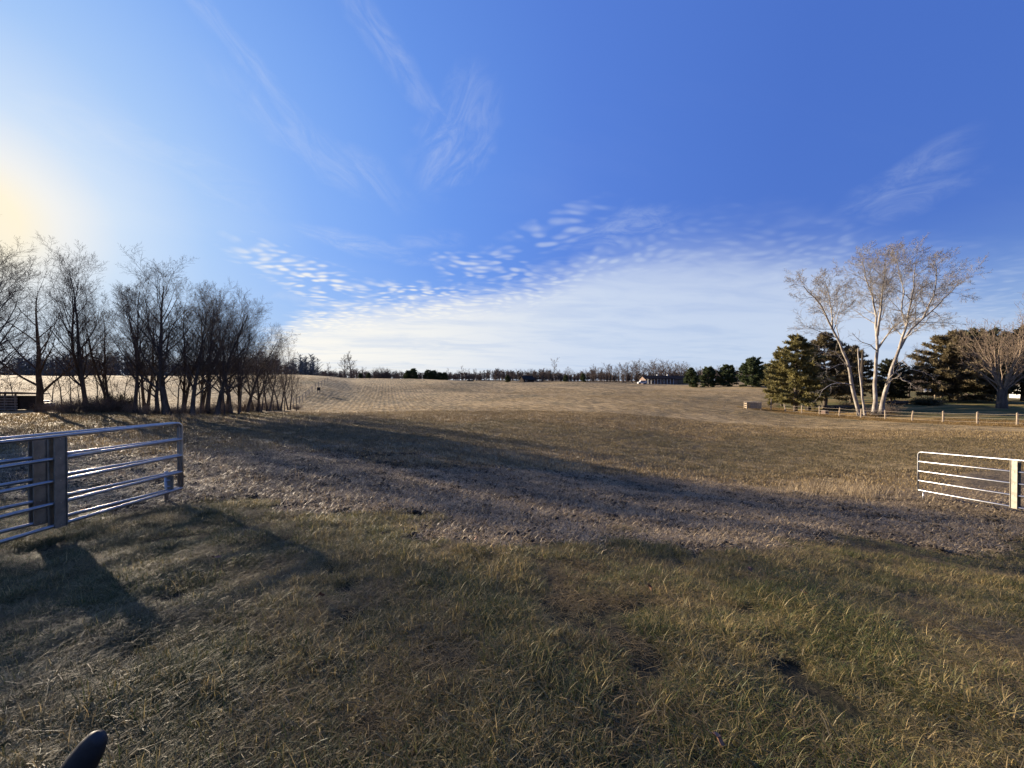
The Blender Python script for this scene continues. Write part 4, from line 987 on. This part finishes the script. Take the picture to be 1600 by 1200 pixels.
# ------------------------------------------------------------------ left: slatted pen with pale roof edge and pale slabs
def livestock_pen():
    D = 36; X, Y = at(14, D); z = gz(X, Y); e = empty('slatted_shelter', (X, Y, z), R(-4), label='low dark slatted livestock shelter with a pale roof edge at the left edge', cat='shelter')
    for i in range(5): m = MB(); m.box((-2.2 + i * 1.05, -.9, .8), (.1, .1, 1.7)); m.build('post', M['oldwood'], e)
    for k in range(6): m = MB(); m.box((0, -.97, .18 + k * .24), (4.6, .035, .13)); m.build('slat', M['oldwood'], e)
    m = MB(); m.box((0, 0, .75), (4.4, 1.5, 1.2)); m.build('feed_bunk', M['roofdark'], e)
    m = MB(); m.box((.1, 0, 1.62), (4.9, 2.4, .09), Matrix.Rotation(R(-5), 3, 'X')); m.build('roof', M['oldwood'], e)
    m = MB(); m.box((-1.2, -1.3, 1.70), (2.5, .10, .14)); m.build('roof_edge', M['white'], e)
    X, Y = at(57, 38); e = empty('low_table', (X, Y, gz(X, Y)), 0, label='low pale slab table behind the leftmost tree trunk', cat='table')
    m = MB(); m.box((0, 0, .75), (1.9, 1.0, .1)); m.build('table_top', M['white'], e); m = MB(); m.box((.1, 0, .35), (1.4, .7, .35)); m.build('bench', M['white'], e)
    for sx in (-1, 1): m = MB(); m.box((sx * .75, 0, .35), (.1, .7, .7)); m.build('leg', M['oldwood'], e)
    X, Y = at(75, 37); e = empty('pale_trough', (X, Y, gz(X, Y)), 0, label='small pale trough between the first two trunks of the left row', cat='trough')
    m = MB(); m.box((0, 0, .42), (.75, .5, .4)); m.build('tub', M['white'], e)
    for sx in (-1, 1): m = MB(); m.box((sx * .3, 0, .11), (.06, .4, .22)); m.build('leg', M['oldwood'], e)
livestock_pen()

# ------------------------------------------------------------------ far buildings
def gable(e, L, Wd, hw, hr, wallm, roofm, over=.5, zc=0):
    m = MB(); m.box((0, 0, hw / 2 - .3), (L, Wd, hw + .6)); 
    k = len(m.v)
    for sx in (-1, 1):
        m.v += [(sx * L / 2, -Wd / 2, hw), (sx * L / 2, Wd / 2, hw), (sx * L / 2, 0, hr - .12)]; 
    m.f += [(k, k + 1, k + 2), (k + 3, k + 5, k + 4)]
    m.build('wall', M[wallm], e)
    rf = MB()
    for sy in (-1, 1):
        a = [(-L / 2 - over, sy * (Wd / 2 + over), hw - .2), (L / 2 + over, sy * (Wd / 2 + over), hw - .2), (L / 2 + over, 0, hr), (-L / 2 - over, 0, hr)]
        k = len(rf.v); rf.v += a + [(x, y, z + .18) for x, y, z in a]
        for f in ((0, 1, 2, 3), (7, 6, 5, 4), (0, 4, 5, 1), (1, 5, 6, 2), (2, 6, 7, 3), (3, 7, 4, 0)): rf.f.append(tuple(k + i for i in f))
    return rf.build('roof', M[roofm], e)
def buildings():
    D = 188; X, Y = at(1036, D); z = gz(X, Y); z = max(z, pz(603, D)); e = empty('long_house', (X, Y, z), 0, label='long low dark roofed house with pale porch posts on the skyline', cat='house')
    rf = gable(e, 20, 9, 2.4, 3.9, 'brick', 'roofdark')
    for x in (2.5, 7.5): m = MB(); m.box((x - 5, .5, 4.1), (.7, .7, 1.0)); m.build('chimney', M['white'], rf)
    for k in range(9): m = MB(); m.box((-9.4 + k * 1.5, -6.0, 1.15), (.22, .22, 2.5)); m.build('porch_post', M['white'], e)
    m = MB(); m.box((-3.4, -5.6, 2.5), (12.8, 1.9, .16)); m.build('porch_roof', M['roofdark'], e)
    for k in range(5):
        m = MB(); m.box((-8.6 + k * 2.4, -4.53, 1.45), (1.3, .08, 1.1)); w = m.build('window', M['white'], e); m = MB(); m.box((-8.6 + k * 2.4, -4.59, 1.45), (1.05, .05, .85)); m.build('pane', M['glass'], w)
    m = MB(); m.box((7.2, -4.55, 1.1), (3.6, .1, 2.1)); m.build('garage_door', M['glass'], e)
    D = 205; X, Y = at(823, D); z = max(gz(X, Y), pz(601, D)); e = empty('gabled_house', (X, Y, z), R(20), label='small dark gabled house among bare trees on the skyline', cat='house')
    gable(e, 6, 6, 1.4, 3.2, 'roofdark', 'roofdark'); m = MB(); m.box((-1.5, -3.04, .9), (1.0, .08, .9)); w = m.build('window', M['white'], e); m = MB(); m.box((-1.5, -3.1, .9), (.8, .05, .7)); m.build('pane', M['glass'], w)
    # white van
    D = 178; X, Y = at(1003, D); z = max(gz(X, Y), pz(604, D)); e = empty('white_van', (X, Y, z), 0, label='white vehicle parked left of the long low house', cat='van')
    m = MB(); prof = [(-1.9, .35), (-1.9, 1.0), (-1.2, 1.15), (-.7, 1.75), (1.75, 1.8), (1.9, 1.2), (1.9, .35)]
    for sy in (-.9, .9): m.v += [(x, sy, zz) for x, zz in prof]
    n = len(prof); m.f.append(tuple(range(n))); m.f.append(tuple(range(2 * n - 1, n - 1, -1)))
    for i in range(n): m.f.append((i, i + n, (i + 1) % n + n, (i + 1) % n))
    m.build('body', M['white'], e)
    m = MB(); m.box((.3, -.91, 1.42), (1.9, .03, .4)); m.build('side_window', M['glass'], e)
    for sx in (-1.15, 1.15):
        for sy in (-.8, .8): m = MB(); m.tube([(sx, sy - .1, .34), (sx, sy + .1, .34)], .34, 12); m.build('wheel', M['black'], e)
    D = 175; X, Y = at(735, D); e = empty('farm_implement', (X, Y, gz(X, Y)), 0, label='low dark farm implement lying at the far field edge', cat='implement')
    m = MB(); m.tube([(-1.4, 0, .5), (1.4, 0, .6)], .12, 6); m.build('beam', M['roofdark'], e)
    for k in range(5): m = MB(); m.tube([(-1.2 + k * .6, -.05, .35), (-1.2 + k * .6, .05, .35)], .35, 10); m.build('disc', M['roofdark'], e)
    X, Y = at(1604, 72); e = empty('white_shed', (X, Y, gz(X, Y)), 0, label='corner of a white shed at the right edge behind the pines', cat='shed'); gable(e, 2.6, 3, 1.9, 2.6, 'white', 'roofdark', .2)
buildings()

# ------------------------------------------------------------------ foreground odds and ends
def near_bar():
    # black rounded tip poking into the lower left corner
    X, Y = -.965, .90; tip = Vector((X, Y, .872)); foot = Vector((-1.58, .97, 0.0))
    e = empty('black_bar', (foot.x, foot.y, 0), 0, label='black rounded plastic bar end poking in at the lower left corner', cat='bar')
    m = MB(); d = tip - foot; pts = []; rad = []
    for s, r in ((-.02, .048), (.3, .047), (.6, .045), (.8, .042), (.9, .037), (.95, .031), (.98, .023), (.995, .012)): pts.append(d * s); rad.append(r)
    m.tube(pts, rad, 20, flat=[.62] * 8); m.build('padded_bar', M['black'], e, True)
    m = MB(); m.box((0, 0, .02), (.3, .2, .06)); m.build('foot_plate', M['black'], e)
near_bar()
def leaf_mesh(seed):
    rnd = random.Random(seed); out = []
    n = 22
    for i in range(n):
        t = i / n * 2 * math.pi; r = .045 * (1 + .32 * math.cos(5 * t + .3)) * rnd.uniform(.9, 1.1); out.append((r * math.cos(t) * 1.35, r * math.sin(t), .018 * math.sin(2 * t) + .012 * math.cos(t)))
    m = MB(); m.v = [(0, 0, 0)] + out + [(x, y, z + .0012) for x, y, z in [(0, 0, 0)] + out]; k = n + 1
    for i in range(n): a, b = 1 + i, 1 + (i + 1) % n; m.f += [(0, b, a), (k, k + a, k + b), (a, b, k + b, k + a)]
    return m.mesh('leaf', M['leaf'])
lm = [leaf_mesh(i) for i in range(3)]
for i, (px, D, lb) in enumerate(((1122, 1.75, 'curled reddish brown dead leaf lying at the bottom edge of the picture'), (1258, 3.6, 'small brown dead leaf upright in the grass on the right'), (1173, 4.3, 'small orange dead leaf on the grass right of the middle'), (1016, 3.6, 'small tan dead leaf in the grass near the middle'),
                                 (743, 4.9, 'pale tan dead leaf standing upright where the grass begins'), (335, 4.1, 'brown dead leaf in the grass in front of the left gates'), (498, 3.2, 'dull brown dead leaf in the shaded grass'))):
    X, Y = at(px, D); o = put(lm[i % 3], 'dead_leaf', None, (X, Y, gz(X, Y) + .10), i * 1.3, label=lb, cat='leaf', group='dead leaves lying in the near grass'); o.rotation_euler = (.6 * math.sin(i * 2), .9 * math.cos(i), i * 1.3)
    s = .62 if i not in (1, 2, 3) else .5; o.scale = (s, s, s)
